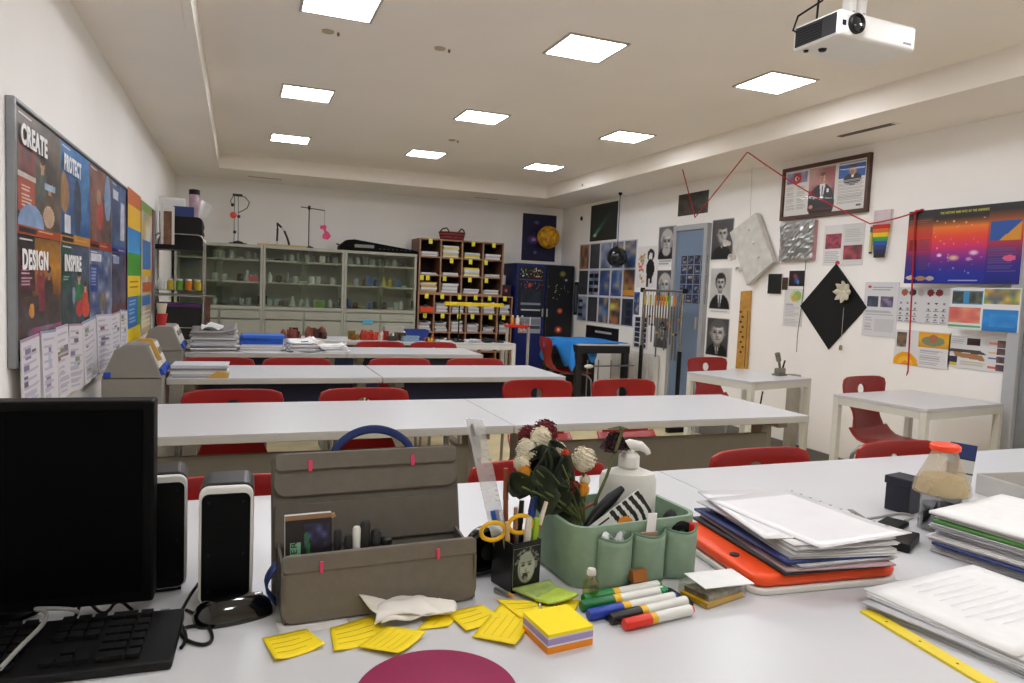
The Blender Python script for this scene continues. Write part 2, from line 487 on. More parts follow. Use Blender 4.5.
# access hatch line in left soffit
p = az(140, 6, ZS)
t = thing('access_hatch', 'flush white access hatch in left soffit', 'hatch', (p.x, p.y, ZS))
B().box(-.16, .16, -.2, .2, -.004, -.0005).build('hatch_panel', m_ceil, t, bevel=.002)

# ------------------------------------------------------------------ projector
m_proj = mat('projector_white', '#e3e2de', .35, vary=.01)
t = thing('projector', 'white ceiling projector with dark side vent and lens', 'projector', (2.125, 2.08, 2.185), rz=math.radians(1.5))
B().box(-.19, .19, -.108, .108, 0, .09).build('body', m_proj, t, bevel=.012, seg=3)
m_blk = mat('black_plastic', '#0a0a0b', .45, vary=.1, spec=.3)
B().box(-.1915, -.1895, -.095, .095, .01, .08).build('side_vent', mat('vent_black', '#26262a', .5), t)
for i in range(6): B().box(-.193, -.191, -.03, .09, .017+i*.0095, .021+i*.0095).build('vent_slat', m_blk, t)
b = B(); b.X = Matrix.Translation((-.115, -.108, .047)) @ Matrix.Rotation(PI/2, 4, 'X')
b.lathe([(.035, 0), (.035, .012), (.031, .016), (.026, .008)], n=24); b.build('lens_ring', m_blk, t, smooth=True)
b = B(); b.X = Matrix.Translation((-.115, -.117, .047)) @ Matrix.Rotation(PI/2, 4, 'X')
b.lathe([(.026, 0), (.018, .003), (.003, .005)], n=20); b.build('lens', mat('lens_glass', '#0a1018', .05, coat=1), t, smooth=True)
B().box(-.176, -.16, -.1095, -.1075, .035, .052).build('sensor', mat('sensor_blue', '#1b2036', .2), t)
B().box(.125, .165, -.1092, -.1075, .02, .027).build('badge', mat('badge_grey', '#555555', .4), t)
B().lathe([(.012, -.008), (.016, 0)], c=(-.12, .03, 0), n=14).build('foot', m_blk, t)
B().lathe([(.008, -.006), (.01, 0)], c=(-.16, .07, 0), n=12).build('foot', m_blk, t)
B().box(-.05, -.02, -.02, .02, .085, .30).box(.0, .03, -.02, .02, .085, .30).box(-.06, .04, -.04, .04, .29, .3045).build('mount_bracket', m_proj, t, bevel=.002)
for i in range(4): B().lathe([(.007, 0), (.007, .003)], n=10, c=(0, 0, 0)).build('bracket_bolt', m_grey, t, loc=(-.035+(i % 2)*.05, -.021, .13+(i//2)*.06), rot=(PI/2, 0, 0))
b = B().tube([(-.16, .09, .06), (-.21, .09, .07), (-.2, .08, .12), (-.12, .05, .18), (-.06, .02, .285)], .004, 8); b.build('cable', m_blk, t, smooth=True)
b = B().tube([(-.13, .06, .085), (-.125, .06, .2), (-.13, .06, .288)], .004, 8); b.build('cable', m_blk, t, smooth=True)
# ------------------------------------------------------------------ long tables
m_top = mat('white_laminate', '#c6c7c9', .3, vary=.012, scale=4)
m_edge = mat('table_edge', '#b9b8b0', .45, vary=.03)
m_leg = mat('table_leg_grey', '#8f8c82', .45, vary=.04)
m_navy = mat('navy_panel', '#111a3a', .5, vary=.1)
m_greyp = mat('grey_panel', '#7b776d', .55, vary=.04)
def long_table(label, x0, x1, y0, y1, panel=None, group='long white classroom tables', t_=.03, z=T, pz=(.28, .66)):
    cx, cy = (x0+x1)/2, (y0+y1)/2; hx, hy = (x1-x0)/2, (y1-y0)/2
    t = thing('classroom_table', label, 'table', (cx, cy, 0), group=group)
    B().box(-hx, hx, -hy, hy, z-.004, z).build('tabletop', m_top, t)
    B().box(-hx, hx, -hy, hy, z-t_, z-.0041).build('top_edging', m_edge, t, bevel=.003)
    for sx in (-1, 1):
        xx = sx*(hx-.1)
        B().box(xx-.03, xx+.03, -.16, -.09, .03, z-.06).build('leg', m_leg, t, bevel=.004)
        B().box(xx-.03, xx+.03, -hy+.03, hy-.03, 0, .03).build('foot', m_leg, t, bevel=.004)
        B().box(xx-.025, xx+.025, -hy+.05, hy-.05, z-.06, z-t_).build('top_rail', m_leg, t)
    B().box(-hx+.13, hx-.13, -.02, .02, z-.08, z-t_-.0005).build('beam', m_leg, t)
    if panel: B().box(-hx+.14, hx-.14, -hy+.1, -hy+.118, pz[0], pz[1]).build('modesty_panel', panel, t)
    return t
long_table('white table at the left carrying the monitor, organiser and basket', -.62, 1.129, .35, 1.70, None, 'near white desks')
long_table('white table at the right carrying the paper stacks and flask', 1.132, 2.86, .35, 1.70, None, 'near white desks')
long_table('first long white table beyond the near desk, left half', -.46, .957, 2.40, 3.02, m_greyp)
long_table('first long white table beyond the near desk, right half', .960, 2.36, 2.40, 3.02, m_greyp)
long_table('second long table row, left table with stack of papers at its end', -.318, .727, 3.765, 4.34, m_navy, pz=(.42, .714))
long_table('second long table row, right table with empty top', .735, 1.82, 3.765, 4.34, m_navy, pz=(.42, .714))
long_table('third long table row, left table heaped with folders and papers', -.318, .722, 5.05, 5.58, m_navy, pz=(.42, .714))
long_table('third long table row, right table with bare top', .726, 1.74, 5.05, 5.58, m_navy, pz=(.42, .714))
long_table('farthest long table with model parts before the glass cabinets', .2, 1.69, 6.12, 6.68, m_navy)

def frame_table(label, cx, cy, sx, sy, rz, z=T):
    t = thing('single_desk', label, 'desk', (cx, cy, 0), rz=rz, group='single white desks with square legs')
    hx, hy = sx/2, sy/2
    B().box(-hx, hx, -hy, hy, z-.018, z).build('tabletop', m_top, t, bevel=.002)
    for a in (-1, 1):
        for c in (-1, 1):
            B().box(a*hx-(a > 0)*.035, a*hx+(a < 0)*.035, c*hy-(c > 0)*.035, c*hy+(c < 0)*.035, 0, z-.0185).build('leg', m_white_metal, t, bevel=.003)
        B().box(a*hx-(a > 0)*.03+.002*(-a), a*hx+(a < 0)*.03-.002*a, -hy+.036, hy-.036, z-.055, z-.0185).build('apron_rail', m_white_metal, t)
    for c in (-1, 1):
        B().box(-hx+.036, hx-.036, c*hy-(c > 0)*.03, c*hy+(c < 0)*.03, z-.055, z-.0185).build('apron_rail', m_white_metal, t)
    return t
frame_table('single white desk by right wall under the sheet posters', 3.475, 2.77, .71, .52, math.radians(8))
frame_table('single white desk beside blue door under the black diamond', 3.18, 3.79, .62, .52, math.radians(13))
frame_table('small white table in front of the pigeonhole shelf', 2.07, 6.24, .68, .33, 0)

# ------------------------------------------------------------------ chairs
m_red = mat('red_plastic', '#95120e', .35, vary=.06, scale=9)
m_chrome = mat('chair_tube', '#8d8d8d', .3, metal=.8)
def shell_pt(s_, u):
    """moulded shell: s_ 0..1 seat front to waist, 1..2 waist to top; u -1..1 across"""
    if s_ <= 1:
        q = s_
        y = -.2+.4*q; z = .455-.02*math.sin(PI*q*.9)-.03*max(0, .25-q)**2*16
        if q > .8: z += .05*((q-.8)/.2)**2
        w_ = .20-.025*max(0, (q-.55)/.45)
        z += .012*u*u
        return (u*w_, y, z)
    q = s_-1
    z = .485+.30*q
    y = .2+.055*math.sin(q*PI*.55)+.01*q
    w_ = .175-.055*math.sin(PI*min(1, q*1.7))+.065*max(0, q-.42)
    y -= .03*u*u*(.4+.6*q)
    return (u*w_, y, z)
def chair_meshes():
    st = B(); st.grid(lambda a, c: shell_pt(c*1.0, a*2-1), 12, 14)
    seat = st.mesh('seat')
    # backrest: ring of faces around an oval hand hole
    bk = B(); n = 40; rings = 7
    hu, hv, ru, rv = 0.0, .745, .165, .105
    vs = []
    for k in range(rings+1):
        for j in range(n):
            t = 2*PI*j/n
            c_, s_ = math.cos(t), math.sin(t)
            ex = 7.0
            r_ = (abs(c_)**ex+abs(s_)**ex)**(-1/ex)
            ou, ov = c_*r_, .5+.5*s_*r_
            iu, iv = hu+ru*c_, hv+rv*s_
            f = k/rings
            u = iu+(ou-iu)*f; v = iv+(ov-iv)*f
            vs.append(shell_pt(1+max(0, min(1, v)), max(-1, min(1, u))))
    fs = [(k*n+j, k*n+(j+1) % n, (k+1)*n+(j+1) % n, (k+1)*n+j) for k in range(rings) for j in range(n)]
    bk._add(vs, fs)
    back = bk.mesh('backrest')
    legs = []
    for sx in (-1, 1):
        f = B(); f.tube([(sx*.13, -.12, .428), (sx*.16, -.17, .41), (sx*.185, -.2, .37), (sx*.2, -.23, .012)], .011, 10); legs.append(f.mesh('leg'))
        r = B(); r.tube([(sx*.13, .1, .428), (sx*.16, .14, .41), (sx*.185, .16, .37), (sx*.2, .22, .012)], .011, 10); legs.append(r.mesh('leg'))
    rail = B()
    for sx in (-1, 1): rail.tube([(sx*.13, -.13, .43), (sx*.13, .11, .43)], .01, 8)
    rail.tube([(-.13, 0, .43), (.13, 0, .43)], .009, 8)
    feet = []
    for sx in (-1, 1):
        for yy in (-.23, .22): feet.append(B().lathe([(.014, 0), (.014, .016), (.011, .02)], c=(sx*.2, yy, 0), n=10).mesh('foot'))
    return seat, back, legs, rail.mesh('seat_rails'), feet
CH = chair_meshes()
CH_PROTO = None
def chair(label, x, y, rz=0.0, group='red moulded classroom chairs', z=0.0):
    global CH_PROTO
    if CH_PROTO is None:
        t = thing('red_chair', label, 'chair', (x, y, z), rz, group)
        link('seat', CH[0], m_red, t, smooth=True, solid=.011, bevel=.003)
        link('backrest', CH[1], m_red, t, smooth=True, solid=.011, bevel=.003)
        for l in CH[2]: link('leg', l, m_chrome, t, smooth=True)
        link('seat_rails', CH[3], m_chrome, t, smooth=True)
        for l in CH[4]: link('rubber_foot', l, m_blk, t)
        CH_PROTO = t
        return t
    return dup(CH_PROTO, label, (x, y, z), rz, group)
J = lambda a=3: math.radians(random.uniform(-a, a))
chair('red chair at near desk behind the two black speakers', ay(230, 480, 1.77).x, 1.505, J())
chair('red chair at near desk behind the flowers and ruler', ay(530, 465, 1.77).x, 1.505, math.radians(-4))
chair('red chair at near desk in front of the first table right end', ay(758, 452, 1.77).x, 1.505, math.radians(2))
chair('red chair at near desk behind the orange-capped flask', ay(894, 446, 1.77).x, 1.505, math.radians(1))
chair('red chair tucked behind first table, leftmost beside grey console', -.01, 2.9, J(2))
chair('red chair tucked behind first table, second from the left', .54, 2.9, J(2))
chair('red chair tucked behind first table, third from the left', 1.47, 3.13, J(2))
chair('red chair tucked behind first table, rightmost facing the blue door', 1.985, 3.13, J(2))
chair('red chair behind second table row, leftmost half hidden by papers', -.1, 4.19, J(1))
chair('red chair behind second table row, second from the left', .335, 4.19, J(2))
chair('red chair behind second table row, third from the left', .97, 4.19, J(2))
chair('red chair behind second table row, rightmost', 1.475, 4.19, J(2))
chair('red chair behind third table row, left of the two by model parts', 1.09, 5.49, J(1))
chair('red chair behind third table row, right of the two by small table', 1.53, 5.49, J(1))
chair('red chair standing behind single desk under the sheet posters', 3.53, 2.89, math.radians(10)).scale = (1.05, 1.05, 1.05)
chair('red chair standing behind single desk beside the blue door', 3.47, 4.36, math.radians(5))
chair('red chair turned sideways at the blue covered table', 3.17, 6.55, math.radians(84))

# ------------------------------------------------------------------ socket consoles at the table ends
m_cons = mat('console_grey', '#8c8982', .5, vary=.03)
m_sock = mat('socket_white', '#d8d6cf', .4)
m_sblue = mat('socket_blue', '#1e48b0', .4)
def console(label, y0, y1):
    t = thing('socket_console', label, 'console', (-.447, (y0+y1)/2, 0), group='grey socket consoles at the table ends')
    hy = (y1-y0)/2
    B().box(-.123, .123, -hy, hy, 0, .768).build('base_cabinet', m_cons, t, bevel=.002)
    b = B(); b.prism([(-.123, .772), (.123, .772), (.062, .925), (-.02, .925), (-.07, .90)], -hy, hy, 'y'); b.build('sloped_hood', m_cons, t, bevel=.003)
    # socket strip on the sloped side facing the tables
    d = Vector((.123-.062, 0, .772-.925)).normalized(); nrm = Vector((-d.z, 0, d.x))
    n = int((y1-y0)/.17)
    for i in range(n):
        yy = -hy+.09+i*.17
        X = Matrix.Translation(Vector((.0925, yy, .8485))+nrm*.004) @ Matrix(((d.x, 0, nrm.x, 0), (0, 1, 0, 0), (d.z, 0, nrm.z, 0), (0, 0, 0, 1)))
        b = B(); b.X = X; b.box(-.075, .035, -.075, .075, -.003, .004); so = b.build('socket_panel', m_sock, t, bevel=.002)
        for k in (-1, 1):
            b = B(); b.X = X @ Matrix.Translation((-.03, k*.035, .004)); b.lathe([(.018, 0), (.018, .004)], n=14); b.build('socket', m_greyp, so)
        b = B(); b.X = X; b.box(.04, .072, -.07, -.005, -.003, .012); b.build('blue_switch', m_sblue, t, bevel=.002)
        b = B(); b.X = X; b.box(.04, .072, .008, .07, -.003, .012); b.build('blue_switch', m_sblue, t, bevel=.002)
    B().box(-.115, -.085, -hy-.004, -hy+.06, .775, .80).build('blue_switch', m_sblue, t, bevel=.002)
    return t
console('grey sloped socket console at left end of second table row', 3.62, 4.0)
console('grey sloped socket console at left end of third table row', 4.95, 5.32)

# ------------------------------------------------------------------ glass cabinets
m_cab = mat('cabinet_grey', '#a5a698', .45, vary=.03)
m_cabin = mat('cabinet_inside', '#9a9c90', .6, vary=.05)
m_pane = clear('cabinet_glass', '#f1f5f0', .035)
m_black = mat('soft_black', '#0d0d0d', .6)
def glass_cabinet(label, x0, x1, dark_side=False):
    y0, y1, zt = 8.15, 8.575, 1.615
    t = thing('glass_cabinet', label, 'cabinet', ((x0+x1)/2, y0, 0), group='grey glass-fronted cabinets')
    hw = (x1-x0)/2; dp = y1-y0
    b = B(); b.box(-hw, -hw+.025, 0, dp, 0, zt).box(hw-.025, hw, 0, dp, 0, zt).box(-hw+.025, hw-.025, 0, dp, zt-.03, zt).box(-hw+.025, hw-.025, 0, dp, .92, .955).box(-hw+.025, hw-.025, .0, dp, 0, .06)
    b.build('carcass', m_cab, t)
    B().box(-hw+.025, hw-.025, dp-.015, dp, .06, zt-.03).build('back_panel', m_cabin, t)
    B().box(-hw+.025, hw-.025, .021, .03, .06, .92).build('front_filler', m_cab, t)
    for z in (1.215, 1.455): B().box(-hw+.026, hw-.026, .035, dp-.016, z-.012, z+.006).build('shelf', m_cab, t)
    for k, (a, c, yy) in enumerate(((-hw+.027, .03, .012), (-.03, hw-.027, .026))):
        d = B().box(a, c, yy, yy+.005, .957, zt-.032).build('glass_door', m_pane, t)
        B().box(a+.004 if k == 0 else c-.02, a+.02 if k == 0 else c-.004, yy-.006, yy, .98, 1.07).build('door_handle', m_black, d)
    for k in (-1, 1):
        a, c = (-hw+.027, -.012) if k < 0 else (.012, hw-.027)
        dr = B().box(a, c, -.008, .02, .82, .905).build('drawer', m_cab, t, bevel=.004)
        B().box(a+.14, a+.24, -.02, -.008, .855, .868).build('drawer_pull', m_grey, dr, bevel=.002)
        dd = B().box(a, c, -.008, .02, .07, .805).build('lower_door', m_cab, t, bevel=.004)
        B().box(c-.03 if k < 0 else a+.015, c-.015 if k < 0 else a+.03, -.02, -.008, .6, .7).build('door_handle', m_grey, dd, bevel=.002)
    return t
glass_cabinet('grey glass-fronted cabinet at left, half behind the wheeled cart', -.62, .248)
glass_cabinet('grey glass-fronted cabinet in the middle of the three', .252, 1.116)
glass_cabinet('grey glass-fronted cabinet at right beside the pigeonhole shelf', 1.120, 1.945)
# glassware behind the panes
m_glass = frosted('labware_glass', '#dfe5e2', .42)
def ware(name, label, cat, x, y, z, prof, m, group):
    return tag(B().lathe(prof, n=10).build(name, m, loc=(x, y, z), smooth=True), label, cat, group)
PR = {'beaker': [(.03, 0), (.032, .006), (.032, .075), (.035, .082)], 'flask': [(.04, 0), (.042, .008), (.015, .075), (.014, .11), (.018, .115)],
      'bottle': [(.022, 0), (.024, .008), (.024, .07), (.01, .085), (.01, .105)], 'measuring_cylinder': [(.03, 0), (.014, .008), (.013, .15), (.016, .155)],
      'jar': [(.03, 0), (.033, .01), (.033, .06), (.026, .066), (.026, .078)], 'dish': [(.03, 0), (.045, .014), (.045, .02)]}
mm = {'amber': mat('amber_glass', '#5a3212', .2), 'white': mat('white_plastic', '#d9d9d4', .4), 'blue': mat('blue_plastic', '#274f86', .4), 'yellow': mat('yellow_plastic', '#c7b02a', .4),
      'green': mat('green_plastic', '#6b9a38', .4), 'pink': mat('pink_plastic', '#d8587a', .4), 'glass': m_glass, 'grey': mat('grey_item', '#77787a', .5), 'dark': mat('dark_item', '#1e1d1c', .5),
      'orange': mat('orange_plastic', '#d27a18', .4)}
cnt = {}; ORD = 'first second third fourth fifth sixth seventh eighth ninth tenth eleventh twelfth thirteenth fourteenth fifteenth sixteenth'.split()
spots = {'left': (-.25, .175), 'middle': (.31, 1.06), 'right': (1.18, 1.88)}
for side, (xa, xb) in spots.items():
    for zi, z in enumerate((.956, 1.222, 1.462)):
        shelf = ('bottom', 'middle', 'top')[zi]
        x = xa+.02
        while x < xb:
            k = random.choice(list(PR))
            cols = ['glass']*4+['white', 'grey', 'dark'] if zi == 2 or side != 'right' else ['glass', 'glass', 'blue', 'white', 'amber', 'yellow', 'dark']
            c = random.choice(cols)
            hmax = .155 if zi != 2 else .115
            pr = PR[k] if PR[k][-1][1] < hmax else PR['jar']
            k2 = k if pr is PR[k] else 'jar'
            cn = {'glass': 'clear glass', 'white': 'white', 'grey': 'grey', 'dark': 'dark', 'blue': 'blue', 'amber': 'brown', 'yellow': 'yellow'}[c]
            cnt[(side, shelf)] = cnt.get((side, shelf), 0)+1
            ware(k2, f'{cn} {k2.replace("_"," ")}, {ORD[cnt[(side, shelf)]-1]} from left on {shelf} shelf inside the {side} glass cabinet', k2.replace('_', ' '), x, 8.3+random.uniform(-.04, .1), z+.0005, pr, mm[c], f'labware on {shelf} shelf of {side} cabinet')
            x += random.uniform(.07, .095)
def crate(name, label, cat, x, y, z, dx, dy, dz, m, group=None, rz=0.0):
    t = thing(name, label, cat, (x, y, z), rz, group)
    b = B(); w_ = .003
    b.box(-dx/2, dx/2, -dy/2, dy/2, 0, w_).box(-dx/2, -dx/2+w_, -dy/2, dy/2, w_, dz).box(dx/2-w_, dx/2, -dy/2, dy/2, w_, dz).box(-dx/2+w_, dx/2-w_, -dy/2, -dy/2+w_, w_, dz).box(-dx/2+w_, dx/2-w_, dy/2-w_, dy/2, w_, dz)
    b.build('tub', m, t)
    b = B(); e = .006
    b.box(-dx/2-e, dx/2+e, -dy/2-e, -dy/2, dz-.012, dz).box(-dx/2-e, dx/2+e, dy/2, dy/2+e, dz-.012, dz).box(-dx/2-e, -dx/2, -dy/2, dy/2, dz-.012, dz).box(dx/2, dx/2+e, -dy/2, dy/2, dz-.012, dz)
    b.build('rim', m, t)
    return t
crate('plastic_tub', 'pink plastic tub on middle shelf of left glass cabinet', 'tub', .155, 8.24, 1.2225, .09, .06, .06, mm['pink'])
crate('plastic_tub', 'green plastic tub on bottom shelf of middle glass cabinet', 'tub', .86, 8.24, .9565, .1, .06, .07, mm['green'])
crate('plastic_tub', 'blue plastic tub on middle shelf of right glass cabinet', 'tub', 1.41, 8.24, 1.2225, .07, .06, .12, mm['blue'])

# ------------------------------------------------------------------ pigeonhole shelf
m_wood = mat('shelf_board', '#6e4630', .5, vary=.15, scale=30)
m_edgew = mat('shelf_edge', '#a07858', .5, vary=.1)
m_inside = mat('shelf_dark', '#2a1712', .7)
m_note = mat('yellow_note', '#e6dc3c', .6, vary=.03)
m_paper = mat('white_paper', '#e2e2e0', .7, vary=.03, scale=40)
m_paper2 = mat('grey_paper', '#bfc0c4', .7, vary=.05, scale=40)
Y0 = 8.15
def pigeon(label, x0, x1, z0, z1, nc, nr, group=None, base=0.0, dp=.4):
    t = thing('pigeonhole_shelf', label, 'shelf', ((x0+x1)/2, Y0, base)); ox = (x0+x1)/2
    for i in range(nc+1):
        xx = x0+(x1-x0)*i/nc-ox; xx = min(max(xx, x0-ox+.009), x1-ox-.009)
        u = B().box(xx-.008, xx+.008, .004, dp, z0-base, z1-base).build('upright', m_wood, t)
        B().box(xx-.009, xx+.009, 0, .004, z0-base, z1-base).build('edge_strip', m_edgew, u)
    for j in range(nr+1):
        zz = z0+(z1-z0)*j/nr-base; zz = min(max(zz, z0-base+.008), z1-base-.008)
        for i in range(nc):
            a = x0+(x1-x0)*i/nc-ox+.0095; c = x0+(x1-x0)*(i+1)/nc-ox-.0095
            if i == 0: a += .0085
            if i == nc-1: c -= .0085
            u = B().box(a, c, .004, dp, zz-.007, zz+.007).build('shelf_board', m_wood, t)
            B().box(a, c, 0, .004, zz-.008, zz+.008).build('edge_strip', m_edgew, u)
    B().box(x0-ox, x1-ox, dp, dp+.012, z0-base, z1-base).build('back_panel', m_inside, t)
    return t
sh1 = pigeon('brown pigeonhole shelf, lower unit of six columns', 1.97, 3.165, .02, 1.165, 6, 5)
sh2 = pigeon('brown pigeonhole shelf, upper unit of four columns on top', 1.97, 3.02, 1.1655, 1.81, 4, 3, base=1.1655)
def pile(label, x, y, z, w_, d_, n, th, mats, group=None, rz=0.0, jit=.006, name='paper_stack', cat='paper stack', twist=.04, curl=0.0):
    t = thing(name, label, cat, (x, y, z), rz, group)
    zz = 0
    for i in range(n):
        k = th*random.uniform(.6, 1.4)
        dx, dy = random.uniform(-jit, jit), random.uniform(-jit, jit)
        m_ = mats[i % len(mats)] if not callable(mats) else mats(i)
        ww = w_*random.uniform(.94, 1); dd = d_*random.uniform(.94, 1)
        if curl and i >= n-2:
            b = B()
            c_ = curl*random.uniform(.6, 1.1)
            b.grid(lambda a, c: ((a-.5)*ww, (c-.5)*dd, k/2+c_*(max(0, a-.6)**2*3+max(0, c-.5)**2*2)), 10, 8)
            b.build('sheet', m_, t, loc=(dx, dy, zz), rz=random.uniform(-twist, twist), solid=k*.9, smooth=True)
        else:
            B().box(-ww/2, ww/2, -dd/2, dd/2, 0, k*.96).build('sheet', m_, t, loc=(dx, dy, zz), rz=random.uniform(-twist, twist))
        zz += k
    t['_top'] = z+zz
    return t
# yellow tabs and papers in the compartments
cw, rh = (3.02-1.97)/4, (1.81-1.1655)/3
upn = {(0, 0): [.5], (0, 1): [], (0, 2): [.5], (0, 3): [.5], (1, 0): [], (1, 1): [.5], (1, 2): [.4], (1, 3): [.15], (2, 0): [.15, .42], (2, 1): [.2], (2, 2): [.4], (2, 3): [.2]}
rown = ('top', 'second', 'third'); coln = ('first', 'second', 'third', 'fourth', 'fifth', 'sixth')
for (r, c), fr in upn.items():
    for f in fr:
        zt = 1.81-r*rh
        B().box(-.022, .022, -.003, -.0005, -.062, -.004).build('yellow_tab', m_note, sh2, loc=(1.97+cw*(c+f)-2.495, -.001, zt-1.1655))
    zb = 1.81-(r+1)*rh+.0095+(.0085 if r == 2 else 0)
    h = {(0,0):.07,(0,1):.13,(0,2):.07,(0,3):.07,(1,0):.02,(1,1):.03,(1,2):.11,(1,3):.05,(2,0):.12,(2,1):.12,(2,2):.06,(2,3):.06}[(r, c)]
    ms = [m_paper, m_paper2, m_paper]
    if (r, c) in ((0,1), (0,2), (1,2)): ms = [m_paper, m_note, m_paper2, m_paper]
    if (r, c) == (2,0): ms = [mat('manila', '#c9a24c', .7), m_paper2, m_paper]
    n = max(3, int(h/.016))
    pile(f'papers in {coln[c]} compartment of the {rown[r]} row, upper pigeonhole unit', 1.97+cw*(c+.5), Y0+.14, zb, cw*.75, .24, n, h/n, ms, 'papers in upper pigeonholes', jit=.008)
cw2, rh2 = (3.165-1.97)/6, (1.165-.02)/5
for r in range(3):
    for c in range(6):
        zt = 1.165-r*rh2
        if r < 2:
            B().box(-.022, .022, -.003, -.0005, -.06, -.002).build('yellow_tab', m_note, sh1, loc=(1.97+cw2*(c+random.uniform(.35, .6))-2.5675, -.001, zt))
        zb = 1.165-(r+1)*rh2+.0095
        h = random.uniform(.05, .12)
        n = max(3, int(h/.014))
        ms = [m_paper2, m_paper, m_paper2]
        pile(f'loose papers in {coln[c]} compartment of the {rown[r]} row, lower pigeonhole unit', 1.97+cw2*(c+.5)-(.006 if c == 5 else 0), Y0+.15, zb, cw2*.72, .26, n, h/n, ms, 'papers in lower pigeonholes', twist=.06, jit=.006, curl=.05)
m_orange = mat('orange_card', '#d8451c', .5)
t = thing('orange_box', 'flat orange folder box poking out of the lower pigeonhole unit at left', 'box', (2.07, Y0-.025, .936+.01))
B().box(-.075, .075, -.03, .018, 0, .055).build('box_body', m_orange, t, bevel=.003); B().box(-.078, .078, -.033, .018, .055, .062).build('lid', m_orange, t)
# woven red basket on the shelf
m_basket = mat('basket_red', '#7c1c22', .7, vary=.3, scale=60)
t = thing('woven_basket', 'dark red woven basket on top of the pigeonhole shelf', 'basket', (2.4, 8.3, 1.8105))
b = B(); b.lathe([(.14, 0), (.165, .1), (.16, .1), (.137, .008)], n=24, sy=.6); b.build('basket_body', m_basket, t)
for i in range(5): B().lathe([(.142+.005*i, 0), (.149+.005*i, .008), (.143+.005*i, .016)], c=(0, 0, .006+.019*i), n=24, sy=.61, caps=False).build('weave_band', mat('basket_white', '#8a4a48', .7, vary=.5, scale=60) if i % 2 else m_basket, t)
for k in (-1, 1): B().tube([(k*.06, -.08, .1), (k*.09, -.085, .14), (k*.13, -.05, .13), (k*.15, -.02, .1)], .008, 8).build('handle', mat('basket_dark', '#231516', .7), t, smooth=True)
# picture box and paper roll at the right of the shelf
t = thing('picture_box', 'small dark picture box on the right end of the pigeonhole shelf', 'box', (3.093, Y0+.06, 1.1655))
B().box(-.065, .065, 0, .1, 0, .14).build('box_body', mat('dark_card', '#241418', .6), t)
cv = Cv(16, 16, '#2a1018'); cv.glow(.5, .5, .35, .35, '#b0305a').glow(.5, .5, .15, .15, '#e08aa0'); link('print', sheet_mesh(cv, .1, .1, .001), print_mat(), t, (0, -.0005, .02))
tag(B().lathe([(.055, 0), (.055, .26), (.045, .26), (.045, .25)], n=24).build('paper_roll', m_paper, loc=(3.085, Y0+.22, 1.1655), smooth=True), 'fat white paper roll standing at the right end of pigeonhole shelf', 'paper roll')

# ------------------------------------------------------------------ navy cabinet in the corner
m_navyc = mat('navy_cabinet', '#101e5e', .35, vary=.08)
m_nblack = mat('navy_black', '#0a0c16', .35)
t = thing('navy_cabinet', 'dark navy two-door cabinet in the back corner with space stickers', 'cabinet', (3.575, 8.1, 0))
B().box(-.39, .39, .02, .46, 0, 1.58).build('carcass', m_navyc, t)
dl = B().box(-.386, -.003, 0, .02, .04, 1.57).build('door', m_navyc, t, bevel=.003)
dr = B().box(.003, .386, 0, .02, .04, 1.57).build('door', m_nblack, t, bevel=.003)
for xx, dd in ((-.03, dl), (.03, dr)): B().box(xx-.008, xx+.008, -.02, 0, .93, 1.03).build('handle', m_grey, dd, bevel=.003)
cv = Cv(50, 70, '#0a0d20')
cv.dots(.05, .02, .95, .2, 60, ['#d0402a', '#e0c050', '#40a060', '#e8e8e8']).rect(.05, .25, .95, .27, '#404a70').dots(.05, .3, .95, .42, 30, ['#d04030', '#606a90'])
cv.glow(.45, .36, .1, .06, '#e85030'); cv.rect(.1, .45, .9, .85, '#1a2230').rect(.12, .72, .9, .76, '#8a94a0').rect(.15, .84, .9, .87, '#c2c8cc').fuzz(.12, .5, .9, .72, ['#1a2430', '#24303a', '#101820'], .2)
link('space_sticker', sheet_mesh(cv, .34, .62, .001), print_mat(), dl, (-.195, -.0005, .92))
cv = Cv(40, 100, '#090a12')
cv.glow(.6, .06, .16, .05, '#9a8a3a').glow(.75, .14, .08, .02, '#c8d0e0').dots(.05, .2, .9, .4, 16, ['#c8c070', '#6a8a60']).glow(.55, .55, .14, .045, '#f07030').glow(.52, .8, .2, .06, '#e04020').glow(.52, .8, .08, .03, '#ffd0a0')
link('space_sticker', sheet_mesh(cv, .34, .95, .001), print_mat(), dr, (.195, -.0005, .58))
cv = Cv(40, 26, '#9aa0a8'); cv.rect(.25, .1, .98, .45, '#7c828c').rect(.25, .55, .98, .72, '#3c4048').fuzz(0, .1, .3, .95, ['#c84a20', '#e8e4d8', '#7a8a90', '#d8a060'], .08).rect(.5, 0, .55, .5, '#e0e4e8')
link('bottle_sticker', sheet_mesh(cv, .3, .2, .001), print_mat(), dl, (-.195, -.0005, .72))
# red topped stand in front of it
t = thing('red_topped_stand', 'grey metal stand with red top bar before the navy cabinet', 'stand', (2.56, 6.42, 0))
for k in (-1, 1):
    B().box(k*.112-.011, k*.112+.011, -.015, .015, .02, .885).build('post', m_grey, t, bevel=.003)
    B().box(k*.112-.015, k*.112+.015, -.15, .15, 0, .02).build('foot', m_grey, t, bevel=.003)
B().box(-.1, .1, -.006, .006, .35, .37).build('crossbar', m_grey, t)
B().box(-.135, .115, -.03, .03, .885, .91).build('top_bar', mat('bright_red', '#d01a14', .4), t, bevel=.006)

